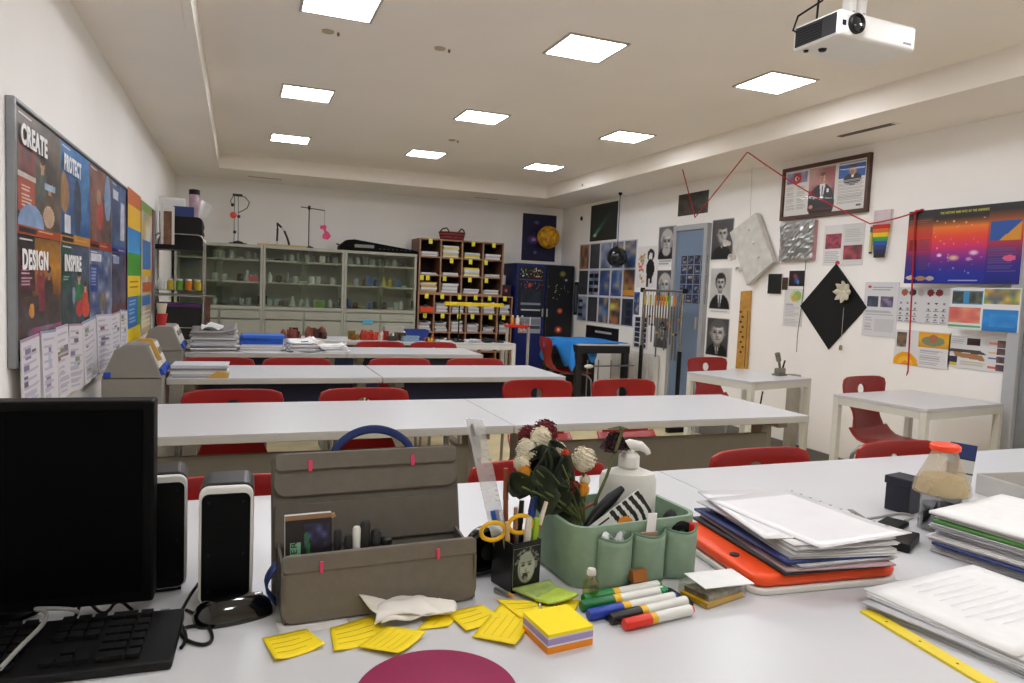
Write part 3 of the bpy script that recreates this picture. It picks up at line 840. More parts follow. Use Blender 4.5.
# ------------------------------------------------------------------ blue covered table
t = thing('games_table', 'black legged table under a blue cloth near back corner', 'table', (3.38, 6.55, 0))
m_tblk = mat('table_black', '#16161a', .5)
B().box(-.29, .29, -.4, .42, .66, .735).build('table_box', m_tblk, t, bevel=.004)
B().box(-.295, .295, -.405, -.37, .736, .75).build('front_ledge', mat('cream_ledge', '#c9c4b4', .5), t, bevel=.002)
for a in (-1, 1):
    for c in (-1, 1): B().box(a*.26-.03, a*.26+.03, c*.36-.03, c*.36+.03, 0, .66).build('leg', m_tblk, t, bevel=.003)
rd = B().tube([(-.2, -.47, .54), (.3, -.47, .55)], .008, 8).build('rod', m_chrome, t, smooth=True)
B().ball((-.2, -.47, .54), (.05, .02, .02), 12).build('white_grip', m_sock, rd, smooth=True)
for xx in (-.2, -.08, .06, .26): B().tube([(xx, -.44, .6), (xx, -.44, .05)], .006, 6).build('thin_rail', m_chrome, t)
B().box(-.23, .23, .3, .31, .08, .6).build('lower_panel', m_tblk, t)
m_cloth = mat('blue_cloth', '#1e7fd0', .7, vary=.06)
def clothf(a, c):
    x = -.33+.63*a; y = -.36+.8*c
    z = .757
    if a < .07: z -= (.07-a)*2.2*(1+.6*math.sin(c*9))
    if c < .1 and a < .45: z -= (.1-c)*1.3*(1+.5*math.sin(a*22))
    return (x+.0, y, z+.003*math.sin(a*14)*math.sin(c*11))
o = B().grid(clothf, 40, 30).build('blue_cloth', m_cloth, None, loc=(3.38, 6.55, 0), smooth=True, solid=.003)
tag(o, 'bright blue cloth spread over black legged table', 'cloth')
# white radiator under the posters
t = thing('radiator', 'white panel radiator on right wall behind the hanging rack', 'radiator', (XR-.012, 6.55, .12), rz=-PI/2)
for i in range(7): B().box(-.45+i*.13, -.33+i*.13, -.06, -.0, 0, .52).build('radiator_section', m_sock, t, bevel=.012)
B().box(-.45, .45, -.05, -.01, .521, .53).build('top_grille', m_sock, t)

# ------------------------------------------------------------------ wheeled cart at the back left
t = thing('wheeled_cart', 'chrome tube cart with shelves beside the left wall', 'cart', (-.455, 6.62, 0))
m_tube = mat('chrome_tube', '#b4b2aa', .2, metal=.9)
for yy in (-.16, .16):
    b = B(); pts = [(-.185, yy, .06), (-.185, yy, 1.52)]
    for i in range(5): a = PI-PI/2*i/4; pts.append((-.135+.05*math.cos(a), yy, 1.54+.05*math.sin(a)))
    for i in range(5): a = PI/2-PI/2*i/4; pts.append((.135+.05*math.cos(a), yy, 1.54+.05*math.sin(a)))
    pts += [(.185, yy, 1.52), (.185, yy, .06)]
    b.tube(pts, .008, 10); b.build('side_frame', m_tube, t, smooth=True)
tr = B().box(-.18, .18, -.2, .2, 1.462, 1.468).box(-.18, .18, -.2, -.194, 1.468, 1.5).box(-.18, .18, .194, .2, 1.468, 1.5).build('top_tray', m_blk, t)
for z, mm_, nm in ((1.13, clear('shelf_glass', '#c8d2cc', .2), 'glass_shelf'), (1.085, m_grey, 'wire_shelf'), (.72, m_grey, 'wire_shelf'), (.2, m_blk, 'bottom_tray')):
    B().box(-.178, .178, -.17, .17, z-.006, z).build(nm, mm_, t)
B().tube([(-.185, -.17, 1.1), (.26, -.17, 1.09)], .006, 8).build('cross_rail', m_tube, t)
B().tube([(-.185, -.17, .82), (.185, -.17, .82)], .005, 8).build('cross_rail', m_tube, t)
for a in (-1, 1):
    for c in (-1, 1):
        w_ = B().tube([(a*.185-.012, c*.16, .03), (a*.185+.012, c*.16, .03)], .03, 14).build('caster', m_blk, t, smooth=True)
# things on the cart
t = thing('black_case', 'black case with rounded corner on the top tray of cart', 'case', (-.43, 6.6, 1.4685))
B().prism(rrect(.3, .27, .04, 5, 0, .135), -.12, .12, 'y').build('case_body', m_blk, t, bevel=.004)
for z in (.06, .12, .18): B().box(.148, .158, -.03, .03, z, z+.03).build('latch', mat('latch_red', '#5c2a20', .5), t)
t = thing('framed_photo', 'white picture frame leaning against black case on cart', 'picture frame', (-.56, 6.44, 1.4685))
b = B(); b.box(-.03, -.01, -.01, .01, 0, .36).box(.05, .07, -.01, .01, 0, .34).box(-.01, .05, -.01, .01, .3, .33).box(-.01, .05, -.01, .01, 0, .02); b.build('frame', m_sock, t, bevel=.002)
B().box(-.01, .05, -.002, .008, .02, .3).build('picture', mat('sepia', '#7c5a42', .5, vary=.3), t)
tag(B().box(-.06, .1, -.02, .02, 0, .085).build('box_file', mat('file_blue', '#1f3874', .5), loc=(-.45, 6.56, 1.7395), bevel=.003), 'blue flat box file lying on top of black case on cart', 'box')
tag(B().box(-.14, .06, -.015, .0, 0, .16).build('white_board', m_paper, loc=(-.48, 6.625, 1.7395), bevel=.003), 'white card board leaning behind blue box file on cart', 'board')
t = thing('rolled_poster', 'rolled pale poster with dark end standing on black case', 'rolled poster', (-.355, 6.66, 1.7395))
B().lathe([(.04, 0), (.04, .22)], n=18).build('roll', mat('lilac_paper', '#b59aa8', .6, vary=.2), t, smooth=True)
B().lathe([(.043, .2), (.043, .24), (.03, .245)], n=18).build('end_cap', m_blk, t, smooth=True)
tag(B().grid(lambda a, c: (.09*(a-.5)+.03*c, .02*math.sin(a*5)*c, .16*c*(1-.3*a)), 6, 6).build('crumpled_sheet', m_paper, loc=(-.28, 6.62, 1.7395), solid=.001), 'crumpled cream sheet sticking up beside rolled poster', 'paper')
for i in range(2): tag(B().tube([(0, 0, 0), (-.004+.012*i, 0, .3)], .004, 6).build('wooden_stick', mat('stick_wood', '#8a6a44', .6), loc=(-.60+.014*i, 6.5, 1.4685)), f'thin wooden stick leaning at left of cart, {("left","right")[i]} one', 'stick', 'wooden sticks on the cart')
for i in range(5):
    c = ['white', 'yellow', 'green', 'orange', 'yellow'][i]
    t = thing('jar', f'small {c} jar on glass shelf of cart, number {("one","two","three","four","five")[i]} from the left', 'jar', (-.6+.07*i, 6.6, 1.1305), group='jars on the cart')
    B().lathe([(.026, 0), (.028, .006), (.028, .07), (.02, .078)], n=14).build('jar_body', mm[c], t, smooth=True)
    B().lathe([(.022, .078), (.022, .092)], n=14).build('lid', mm['white'], t)
t = thing('storage_box', 'black storage box with purple lid inside the lower cart', 'box', (-.455, 6.62, .7205))
B().box(-.17, .17, -.15, .15, 0, .27).build('box_body', m_black, t, bevel=.006); B().box(-.174, .174, -.155, .155, .27, .3).build('lid', mat('purple_lid', '#4a2358', .5), t, bevel=.004)
tag(B().box(-.16, .16, -.14, .14, 0, .42).build('storage_box', m_black, loc=(-.455, 6.62, .2005), bevel=.008), 'plain black storage box on the bottom tray of cart', 'box')
o = thing('carton_column', 'narrow brown spotted carton column beside the cart and cabinet', 'carton', (-.235, 6.5, 0))
cvm = mat('spotted_red', '#5c3a30', .6, vary=.6, scale=50)
for i in range(4): B().box(-.02, .02, -.02, .02, .27*i, .27*i+.268).build('carton', cvm, o, bevel=.002)
# cups stacked on the far console
p = ay(166, 332, 5.3)
t = thing('stacked_cups', 'white cup stacked on red cup on far console', 'cups', (-.46, 5.1, .9255))
B().lathe([(.026, 0), (.036, .075), (.033, .075), (.024, .006)], n=18).build('red_cup', mat('cup_red', '#c02a2a', .4), t, smooth=True)
B().lathe([(.028, .0755), (.024, .0765), (.034, .14), (.03, .14), (.022, .08)], n=18).build('white_cup', mat('cup_cream', '#d8ccb0', .5), t, smooth=True)
# small black desk lamp base by the wall
t = thing('clip_lamp', 'small black clip lamp with white stick behind near console', 'lamp', (-.5, 4.62, 0))
B().lathe([(.05, 0), (.05, .02), (.012, .03), (.012, .8)], n=14).build('stand', m_blk, t, smooth=True)
B().ball((0, 0, .84), (.06, .05, .035), 12).build('lamp_head', m_blk, t, smooth=True)
B().tube([(-.02, 0, .86), (.07, -.05, .83)], .005, 6).build('white_stick', m_sock, t)
tag(B().prism([(.04, .003), (.085, .003), (.125, -.085), (.14, -.078), (.097, .02), (.04, .016)], -.012, .012, 'y').build('wooden_wedge', mat('wedge_wood', '#c49a48', .6), loc=(-.467, 3.66, .934)), 'curved yellow wooden piece lying over the near console hood', 'wood piece')
# ------------------------------------------------------------------ pinboard on the left wall
m_alu = mat('aluminium', '#8f9296', .35, metal=.6)
bz0, bz1, by0, by1 = .955, 1.752, 2.545, 6.36
t = thing('pinboard', 'long grey aluminium framed pinboard on left wall', 'board', (XL, (by0+by1)/2, bz0), rz=PI/2)
L_ = (by1-by0)/2; H_ = bz1-bz0
B().box(-L_, L_, -.012, -.0005, 0, H_).build('panel', mat('cork_red', '#8a4a38', .8), t)
b = B(); b.box(-L_-.006, -L_+.012, -.026, -.0005, -.01, H_+.01); b.build('frame_rail', m_alu, t, bevel=.004)
b = B(); b.box(L_-.012, L_+.006, -.026, -.0005, -.01, H_+.01); b.build('frame_rail', m_alu, t, bevel=.004)
b = B(); b.box(-L_+.0125, L_-.0125, -.026, -.0005, H_-.004, H_+.01); b.build('frame_rail', m_alu, t, bevel=.004)
b = B(); b.box(-L_+.0125, L_-.0125, -.026, -.0005, -.01, .005); b.build('frame_rail', m_alu, t, bevel=.004)
m_gloss = print_mat(.4, 'glossy_print')
m_ink = mat('white_ink', '#f2f2f2', .4, vary=0)
LY = [2.562, 3.137, 3.697, 4.29, 4.82]
def lposter(label, i, row, cv, word=None):
    y0, y1 = LY[i]+.004, LY[i+1]-.004
    keep = cv.a.copy(); cv.fuzz(0, 0, 1, 1, ['#101010', '#e0d8d0', '#5a5048', '#2a3040', '#a08070'], .06, .12)
    cv.rect(0, .93, 1, 1, ('#a8401f', '#b8802c', '#9a2c20', '#1f3c98')[i] if row == 0 else ('#8a2a5c', '#2c5a4c', '#3a4c86', '#5a2c34')[i]).rect(.04, .945, .4, .985, '#141214').lines(.45, .945, .9, .985, 2, '#d89a60')
    cv.lines(.05, .03, .34, .055, 1, '#d8d4d0', .1)
    z0, z1 = (1.36, 1.742) if row == 0 else (1.0, 1.357)
    w_, h_ = y1-y0, z1-z0
    o = link('poster', sheet_mesh(cv, w_, h_, .002, 'poster', curl=lambda u, v: -.0015*(1+np.sin(u*7+v*3))), m_gloss, None, (XL+.0185, (y0+y1)/2, z0), PI/2)
    tag(o, label, 'poster', 'career posters on the pinboard')
    if word: lettering(word, .085, m_ink, o, (-w_/2+.03, -.0095, h_-.105), width=w_*.56, bold=.0035)
    return o
def base(bg): return Cv(60, 70, bg)
def people(cv, spots, skin='#b98a6a'):
    for x, y, r, body in spots:
        cv.ell(x, y+r*2.6, r*1.7, r*2.2, body).rect(x-r*.5, y+r*.6, x+r*.5, y+r*1.4, skin).ell(x, y, r*.8, r*.9, skin).ell(x, y-r*.5, r*.95, r*.6, '#2a1a14')
    return cv
cv = base('#4a4038'); cv.fuzz(0, 0, 1, 1, ['#3a3230', '#6a5848', '#51463e', '#2c2a2a', '#7a6a58'], .2)
cv.rect(.03, .26, .4, .52, '#5c2a22').fuzz(.03, .26, .4, .5, ['#7a2c2c', '#403848', '#8a5a4a'], .1).rect(.02, .5, .4, .54, '#cfc8bc').rect(.02, .55, .36, .82, '#b4482e').lines(.08, .6, .3, .78, 7, '#e8c8b8')
people(cv, [(.55, .35, .07, '#4c5a50'), (.72, .5, .07, '#5a4a3a')]); cv.ell(.3, .9, .28, .16, '#7f9fc8').ell(.7, .8, .13, .1, '#c8a888').rect(0, .96, 1, 1, '#b8402a').rect(.6, .5, .85, .55, '#8fb0c8')
lposter('career poster reading CREATE, upper left corner of the pinboard', 0, 0, cv, 'CREATE')
cv = base('#1d5a9a'); cv.grad(0, 0, 1, 1, ['#2c7ac0', '#1c62a8', '#203a7a']).fuzz(0, .2, 1, 1, ['#1d5a9a', '#2a74b8', '#1a3870', '#305f8a'], .22, .7)
cv.ell(.55, .6, .14, .3, '#1e3450').ell(.78, .45, .1, .3, '#3a7ab0').ell(.1, .5, .16, .2, '#9a7040').rect(.1, .72, .3, .9, '#d8dce0').rect(0, .9, .4, 1, '#20222c').rect(.4, .9, 1, 1, '#c08a34')
lposter('blue career poster reading PROTECT in upper pinboard row', 1, 0, cv, 'PROTECT')
cv = base('#6a4038'); cv.fuzz(0, 0, 1, 1, ['#7a4a40', '#5a3430', '#8a6458', '#3c3434', '#9a5a4a'], .25).ell(.8, .3, .16, .3, '#7aa0c8').ell(.45, .55, .16, .2, '#b03a30').ell(.4, .35, .1, .1, '#b08a70').rect(0, .9, 1, 1, '#a83228').rect(.05, .92, .4, .97, '#1c1a1a')
lposter('brownish career poster with small white heading, third in upper pinboard row', 2, 0, cv)
cv = base('#2a4f8a'); cv.fuzz(0, 0, 1, 1, ['#24406e', '#3a68a4', '#51708c', '#1c2c50'], .25).rect(.6, .25, .85, .8, '#c8c8d0').rect(.1, .12, .45, .24, '#d4dce8').rect(0, .9, 1, 1, '#1d3c9a')
lposter('dark blue career poster with pale strip, fourth in upper pinboard row', 3, 0, cv)
cv = base('#3a2a26'); cv.grad(.3, 0, 1, .55, ['#8a5a18', '#c88420', '#6a3c18']).fuzz(0, .55, 1, 1, ['#2a2628', '#4a4044', '#5a3a30', '#38302c'], .2).rect(.02, .05, .36, .5, '#4a1f30').rect(.02, .0, .36, .12, '#1a1216').lines(.07, .27, .3, .46, 6, '#c898a8')
people(cv, [(.5, .28, .06, '#8a3038'), (.68, .32, .06, '#3c2a2a')], '#a87050'); cv.rect(.45, .5, .6, .7, '#7a2838').ell(.28, .68, .06, .07, '#d08830').fuzz(.2, .85, 1, 1, ['#a8307a', '#c84a8a', '#6a4a5a', '#8a8a90'], .12)
lposter('career poster reading DESIGN, lower left of the pinboard', 0, 1, cv, 'DESIGN')
cv = base('#2f4450'); cv.grad(.35, 0, 1, .6, ['#3a4a64', '#4a5a70', '#30404a']).fuzz(0, .55, 1, 1, ['#2a3a3a', '#3a5a50', '#40505a', '#243030'], .2).rect(.0, .02, .34, .5, '#17463a').lines(.06, .28, .26, .42, 5, '#a8c8b8')
people(cv, [(.6, .36, .07, '#2f7a4c'), (.82, .48, .06, '#c8402c')], '#c89a80'); cv.ell(.62, .74, .12, .1, '#c02c30').ell(.85, .76, .14, .1, '#d8462c').ell(.42, .58, .06, .1, '#8aa0b0')
lposter('dark green career poster reading INSPIRE in lower pinboard row', 1, 1, cv, 'INSPIRE')
cv = base('#4a5c86'); cv.fuzz(0, 0, 1, 1, ['#3a4c7a', '#8a96b0', '#5a6480', '#c0c4d0', '#28407a'], .16).rect(0, .2, .35, .55, '#1f3c8a').lines(.05, .25, .28, .5, 6, '#8aa0d0').ell(.6, .7, .14, .14, '#7a6a58').rect(.05, .06, .5, .16, '#e0e4ec')
lposter('pale blue career poster with white heading, third in lower pinboard row', 2, 1, cv)
cv = base('#3c3650'); cv.fuzz(0, 0, 1, 1, ['#2c3a5a', '#5a4a70', '#2a2636', '#6a5a6a', '#44506a'], .2).rect(.1, .05, .5, .16, '#9ab0d8').fuzz(0, .78, 1, 1, ['#7a3a3a', '#5a2c34'], .2)
lposter('dark purple career poster, fourth in lower pinboard row', 3, 1, cv)
# tall yellow and blue poster and framed strip next to it
cv = Cv(30, 90, '#d8a820'); cv.rect(0, 0, 1, .1, '#c8642a').rect(0, .1, 1, .24, '#e8b828').grad(0, .24, 1, .4, ['#2a80c8', '#48a0d8']).rect(0, .4, 1, .55, '#4a9a38').rect(0, .55, 1, .68, '#f0cc20').lines(.15, .58, .85, .64, 2, '#b07818', .1).rect(0, .68, .72, .88, '#2f70b8').rect(.72, .68, 1, .88, '#5a9c3a').rect(0, .88, 1, 1, '#f0d020').lines(.1, .7, .6, .86, 6, '#90b8e0')
o = link('poster', sheet_mesh(cv, .6, .98, .002), m_gloss, None, (XL+.027, 5.14, .79), PI/2); tag(o, 'tall yellow blue and green poster at far part of the pinboard', 'poster')
cv = Cv(30, 90, '#c8c0b0'); cv.fuzz(0, 0, 1, 1, ['#d8d0c0', '#a89888', '#c0a040', '#8a8880'], .3).rect(0, .0, 1, .07, '#7a9a40').rect(.1, .28, .9, .52, '#4a78b0').rect(.1, .5, .9, .56, '#d8b020').rect(.1, .6, .95, .68, '#b85a30').rect(.1, .7, .9, .78, '#3a70b0').lines(.1, .82, .9, .96, 4, '#e4d8b0')
o = link('poster', sheet_mesh(cv, .62, .93, .002), print_mat(), None, (XL+.027, 5.79, .82), PI/2); tag(o, 'narrow pale poster with framed blue picture at end of pinboard', 'poster')
b = B(); fr = [( .26*math.cos(a), .55+.17*math.sin(a)*(1 if True else 1)) for a in [2*PI*i/24 for i in range(24)]]
# hanging sheets under the posters
yy = [2.56, 2.78, 3.0, 3.2, 3.48, 3.78, 4.22, 4.5, 4.78]
for i in range(8):
    cv = Cv(24, 32, '#d4d0d4')
    for _ in range(5):
        x = random.uniform(.05, .6); y = random.uniform(.05, .8)
        cv.rect(x, y, x+random.uniform(.15, .4), y+random.uniform(.05, .14), random.choice(['#5a4a5c', '#7a6a8a', '#4a5a7a', '#8a4a50', '#7a8a60', '#b0b8d0']))
    cv.lines(.08, .1, .9, .95, 18, '#b4b0bc', .5); cv.rect(0, 0, 1, .03, ['#b08aa8', '#8898b8', '#b8b0c8'][i % 3])
    wv = yy[i+1]-yy[i]-.008
    o = link('worksheet', sheet_mesh(cv, wv, .27, .0015, curl=lambda u, v: -.012*(1-v)*np.abs(np.sin(u*3+i))-.002), print_mat(), None, (XL+.03, (yy[i]+yy[i+1])/2, .765+.004*(i % 3)), PI/2, rot=(0, math.radians((-2, 2, -1, 3)[i % 4]), PI/2))
    tag(o, f'printed worksheet hanging below the pinboard posters, {("first","second","third","fourth","fifth","sixth","seventh","eighth")[i]} from the left', 'worksheet', 'worksheets under the pinboard')

# ------------------------------------------------------------------ back wall poster and sun model
cv = Cv(36, 54, '#121236'); cv.fuzz(0, 0, 1, 1, ['#10102c', '#1a1a48', '#161638', '#22204a'], .25).glow(.35, .55, .22, .12, '#8a6ab0', .8).glow(.35, .55, .08, .05, '#e0b8d8').glow(.42, .18, .1, .05, '#5a60a0').glow(.4, .82, .07, .05, '#5a6ab0').dots(0, 0, 1, 1, 10, ['#30346a', '#4a4a80'])
poster('space_poster', 'dark blue space poster on back wall above the navy cabinet', 'poster', cv, 'B', (523, 213), (554.5, 262), m=print_mat(.3, 'satin_print'))
p = ay(548.4, 237.3, YB-.16)
t = thing('sun_model', 'yellow ball model of the sun in front of space poster', 'model', (p.x, p.y, p.z-.145))
B().ball((0, 0, .145), .145, 36).build('ball', mat('sun_yellow', '#d29a1c', .7, vary=.55, scale=22, bump=.6), t, smooth=True)
B().tube([(0, .1, .145), (0, .158, .145)], .01, 8).build('peg', m_grey, t)

# ------------------------------------------------------------------ right wall
sat = print_mat(.3, 'satin_print')
cv = Cv(34, 50, '#0b1412'); cv.fuzz(0, 0, 1, 1, ['#0a1210', '#0e1c18', '#081010'], .3)
for i in range(24): cv.glow(.16+.028*i, .86-.028*i, .08+.002*i, .045, '#6ac0a8' if i < 8 else '#3a8a78', .6*(1-i/26))
cv.glow(.2, .84, .08, .06, '#a8e0d0')
poster('comet_poster', 'black poster of a green comet high on right wall near corner', 'poster', cv, 'R', (591.7, 206.1), (616.8, 239), m=sat)
cv = Cv(75, 78, '#c8ccd4')
cols = [['#a85a24', '#2a2028', '#b07a30', '#1c181c'], ['#15171c', '#20242a', '#101218'], ['#6a7a9c', '#34446a', '#8a94ac'], ['#2a4684', '#2a3a6a', '#1c2a5c', '#a8884a', '#3a5690'], ['#1c3670', '#24488a', '#5a80b0', '#142248', '#b08a50']]
for i in range(5):
    for j in range(3):
        cv.fuzz(i*.2+.012, j/3+.014, i*.2+.188, j/3+.318, cols[(i+j) % 5] if (i, j) != (1, 2) else ['#1c2028', '#14181e'], .07)
for y in range(3): cv.rect(.22, .38+y*.09, .29, .44+y*.09, '#14161c').rect(.31, .38+y*.09, .38, .44+y*.09, '#14161c').rect(.03, .72+y*.09, .1, .76+y*.09, '#202430').rect(.88, .72+y*.09, .96, .78+y*.09, '#101c38')
cv.rect(.82, .58, .98, .64, '#d8953a').glow(.66, .78, .08, .06, '#d8d060')
poster('poster_sheet', 'large sheet of fifteen small space pictures on right wall', 'poster', cv, 'R', (580.4, 244.6), (633.1, 327.4), m=sat)
cv = Cv(34, 20, '#101318'); cv.rect(.3, .18, .8, .3, '#b8bcc0').fuzz(.05, .4, .95, .95, ['#141820', '#2a2c34', '#1a1c22'], .15)
poster('dark_poster', 'low black poster under the sheet of space pictures', 'poster', cv, 'R', (586.5, 324.7), (618, 352), m=sat)
cv = Cv(4, 24, '#1c1e22'); cv.rect(.3, .1, .7, .9, '#5a5c60')
poster('wall_strip', 'thin dark vertical strip on right wall beside navy cabinet', 'strip', cv, 'R', (575, 282), (577.6, 315))
tag(B().lathe([(.022, 0), (.028, .006), (.02, .016), (.005, .018)], n=14).build('coat_peg', m_blk, loc=(XR, ax(582, 218.6).y, ax(582, 218.6).z), rot=(0, -PI/2, 0), smooth=True), 'round black peg on right wall left of comet poster', 'peg')
p = ax(617, 257, 3.82)
t = thing('hanging_globe', 'dark glossy globe hanging on a blue cord before space pictures', 'globe', (p.x, p.y, p.z-.11))
B().ball((0, 0, .11), .11, 28).build('ball', mat('globe_dark', '#0c1414', .2, coat=.2), t, smooth=True)
B().tube([(0, 0, .215), (0, 0, ZS-p.z+.11-.002)], .0045, 6).build('cord', mat('cord_blue', '#34508c', .6), t)
B().lathe([(.02, 0), (.02, -.012), (.008, -.03)], c=(0, 0, ZS-p.z+.11-.001), n=12).build('ceiling_hook', m_blk, t)
B().lathe([(.02, .208), (.014, .222), (.006, .226)], n=12).build('cap', m_blk, t)
# silhouette board
cv = Cv(30, 46, '#e4e0dc')
for _ in range(26): cv.ell(random.uniform(.05, .38), random.uniform(.15, .9), .05, .035, random.choice(['#7ab88a', '#e0a040', '#d86a5a', '#e8d070', '#9ac8a0']))
cv.ell(.66, .22, .17, .15, '#141414').ell(.66, .26, .09, .1, '#e8e4e0').ell(.66, .55, .2, .24, '#141414').rect(.5, .7, .6, .97, '#141414').rect(.68, .7, .78, .9, '#141414')
poster('silhouette_picture', 'white sheet with black figure silhouette and coloured flowers', 'picture', cv, 'R', (638.5, 247), (656.5, 288))
def portrait(label, ul, lr, **k):
    cv = Cv(42, 62, '#e8e8e6'); pic = k.pop('pic', .86)
    cv.fuzz(.03, .02, .97, pic, k.pop('bg', ['#3a3a3c', '#4a4a4c', '#2c2c2e']), .35)
    cv.a = np.clip(cv.a, 0, 1)
    body = k.pop('body', '#141414'); r = k.pop('r', .2); cy = k.pop('cy', .36); cx = k.pop('cx', .5)
    tie = k.pop('tie', False)
    m_ = cv.yy < pic
    keep = cv.a.copy()
    cv.ell(cx, pic+.02, .48, .34, body)
    if tie: cv.poly([(cx-.12, cy+.2), (cx+.12, cy+.2), (cx+.03, pic), (cx-.03, pic)], '#d8d8d8').rect(cx-.025, cy+.26, cx+.025, pic, '#222222')
    else: cv.poly([(cx-.1, cy+.2), (cx+.1, cy+.2), (cx, cy+.36)], '#b8b8b8')
    cv.face(cx, cy, r, asp=42/62, **k)
    cv.a[~m_] = keep[~m_]
    cv.lines(.1, pic+.03, .9, .98, 2, '#9a9a9a', .4)
    cv.blur(1)
    return poster('portrait_print', label, 'portrait', cv, 'R', ul, lr, group='black and white portrait prints', t=.003)
portrait('grey portrait print of a bearded elder, upper one left of blue door', (659.4, 227), (674.6, 266), beard=True, light_hair=True, bg=['#4a464c', '#38343a'], pic=.82, r=.3, cy=.4)
portrait('portrait print of a white-haired man, lower one left of blue door', (657.5, 270), (672, 305), light_hair=True, beard=True, pic=.9, r=.32, cy=.44, bg=['#1c1c1e', '#242426'])
portrait('blurry grey portrait print behind the hanging rack', (655, 317), (670, 352), pic=.92, r=.2, body='#4a4a48', bg=['#6a6a66', '#565652'])
portrait('portrait print of a long-haired man, top one right of blue door', (713, 220), (732.2, 261), hair='#4a4240', r=.25, cy=.36, bg=['#2c2830', '#201e24'], pic=.95)
portrait('portrait print of a moustached man, middle one right of blue door', (711.4, 268), (729.6, 314), tache=True, r=.21, cy=.34, bg=['#b8b8b6', '#a4a4a2'], tie=True, pic=.9)
portrait('portrait print of a bald man in suit, lowest one right of blue door', (707.7, 317), (727.6, 358), r=.33, cy=.4, hair='#5a5a5a', tie=True, bg=['#1a1a1c', '#242426'], pic=.98)
cv = Cv(16, 40, '#1a1e2c')
for i in range(2):
    for j in range(5): cv.rect(.08+i*.48, .03+j*.195, .44+i*.48, .17+j*.195, '#0c1018')
cv2 = Cv(20, 44, '#d8d8dc')
for i in range(2):
    for j in range(6): cv2.rect(.1+i*.46, .03+j*.16, .44+i*.46, .15+j*.16, random.choice(['#12182c', '#1c2440', '#0e1220']))
poster('photo_strip', 'white strip of dark blue square photos behind the rack', 'photo strip', cv2, 'R', (634.5, 316), (647, 350))
cv3 = Cv(14, 40, '#2a3a6a'); cv3.fuzz(0, 0, 1, 1, ['#d8b070', '#3a5a9a', '#24386a', '#8aa0c0'], .3)
poster('photo_strip', 'narrow blue and sand coloured strip beside the space pictures', 'photo strip', cv3, 'R', (634.6, 292), (639, 315))
# stickers on the blue door
dz = [(x, y) for x in range(4) for y in range(5)]
p0 = ax(681.5, 255, XR-.031); p1 = ax(705.5, 304, XR-.031)
for (i, j) in dz:
    cv = Cv(8, 9, random.choice(['#1a2040', '#121628', '#2a2c48', '#20243a'])); cv.fuzz(.1, .1, .9, .9, ['#1c2244', '#c8a878', '#3a4a8a', '#101428', '#d8d8e0', '#12182c'], .3)
    yy_ = p0.y+(p1.y-p0.y)*(i+.5)/4; zz_ = p0.z+(p1.z-p0.z)*(j+1)/5
    o = link('door_sticker', sheet_mesh(cv, abs(p1.y-p0.y)/4*.86, abs(p1.z-p0.z)/5*.88, .0015), print_mat(), None, (XR-.0305, yy_, zz_), -PI/2)
    tag(o, f'small dark picture card on blue door, {("first","second","third","fourth")[i]} column, {("top","second","third","fourth","bottom")[j]} row', 'card', 'picture cards on the blue door')
cv = Cv(24, 20, '#2a2e28'); cv.fuzz(0, 0, 1, 1, ['#20241e', '#3c4038', '#5a3a34', '#2a2c2a', '#484a40'], .16)
poster('dark_picture', 'small dark picture on right wall above the blue door', 'picture', cv, 'R', (679.2, 195.3), (708, 212.5), m=sat)
# wooden plank ruler
def wall_poly(name, label, cat, pts, t_, m, off=0.0, bevel=.002, parent=None, loc=None, wall='R'):
    P = [wall_pt(wall, *q, off) for q in pts]
    c = sum(P, Vector())/len(P); c.z = min(p.z for p in P)
    uz = [(-(p.y-c.y), p.z-c.z) for p in P]
    t = thing(name, label, cat, (XR, c.y, c.z), rz=-PI/2)
    B().prism(uz, -t_-off, -.0005-off, 'y').build('board', m, t, bevel=bevel)
    return t, c
t, c = wall_poly('wooden_plank', 'light wooden plank standing against right wall beside portraits', 'plank', [(742.5, 291.5), (752, 290.5), (748, 369), (737, 368.5)], .018, mat('plank_wood', '#b98a3e', .55, vary=.2, scale=25), off=.005)
for i in range(9):
    u, z = wall_local('R', (XR, c.y, c.z), 743+(i % 2)*2, 312+i*5)
    B().box(u-.012, u+.012, -.026, -.0235, z-.008, z+.008).build('dark_mark', mat('burn', '#3a2412', .7), t)
B().box(wall_local('R', (XR, c.y, c.z), 751, 300)[0]-.004, wall_local('R', (XR, c.y, c.z), 751, 300)[0]+.004, -.024, -.006, .02, .5).build('dark_edge', mat('plank_edge', '#5a4428', .6), t)
# foam panel with cups
t, c = wall_poly('foam_panel', 'grey-white foam panel with white cups hung askew right of door', 'foam panel', [(733.8, 233), (760, 213), (777.5, 262), (750.8, 285.4)], .045, mat('foam_grey', '#c9c8c2', .5, vary=.12, scale=14), off=.02)
for px, py, r in ((736, 244, .03), (741, 258, .03), (748, 270, .022)):
    u, z = wall_local('R', (XR, c.y, c.z), px, py)
    b = B(); b.X = Matrix.Translation((u, -.066, z)) @ Matrix.Rotation(PI/2, 4, 'X')
    b.lathe([(r*.6, 0), (r, .05), (r*.9, .05), (r*.5, .006)], n=14); b.build('cup', m_sock, t, smooth=True)
for px, py in ((755, 230), (760, 243.5), (765, 257.5)):
    u, z = wall_local('R', (XR, c.y, c.z), px, py)
    B().ball((u, -.068, z), (.014, .008, .014), 10).build('pin', m_sock, t, smooth=True)
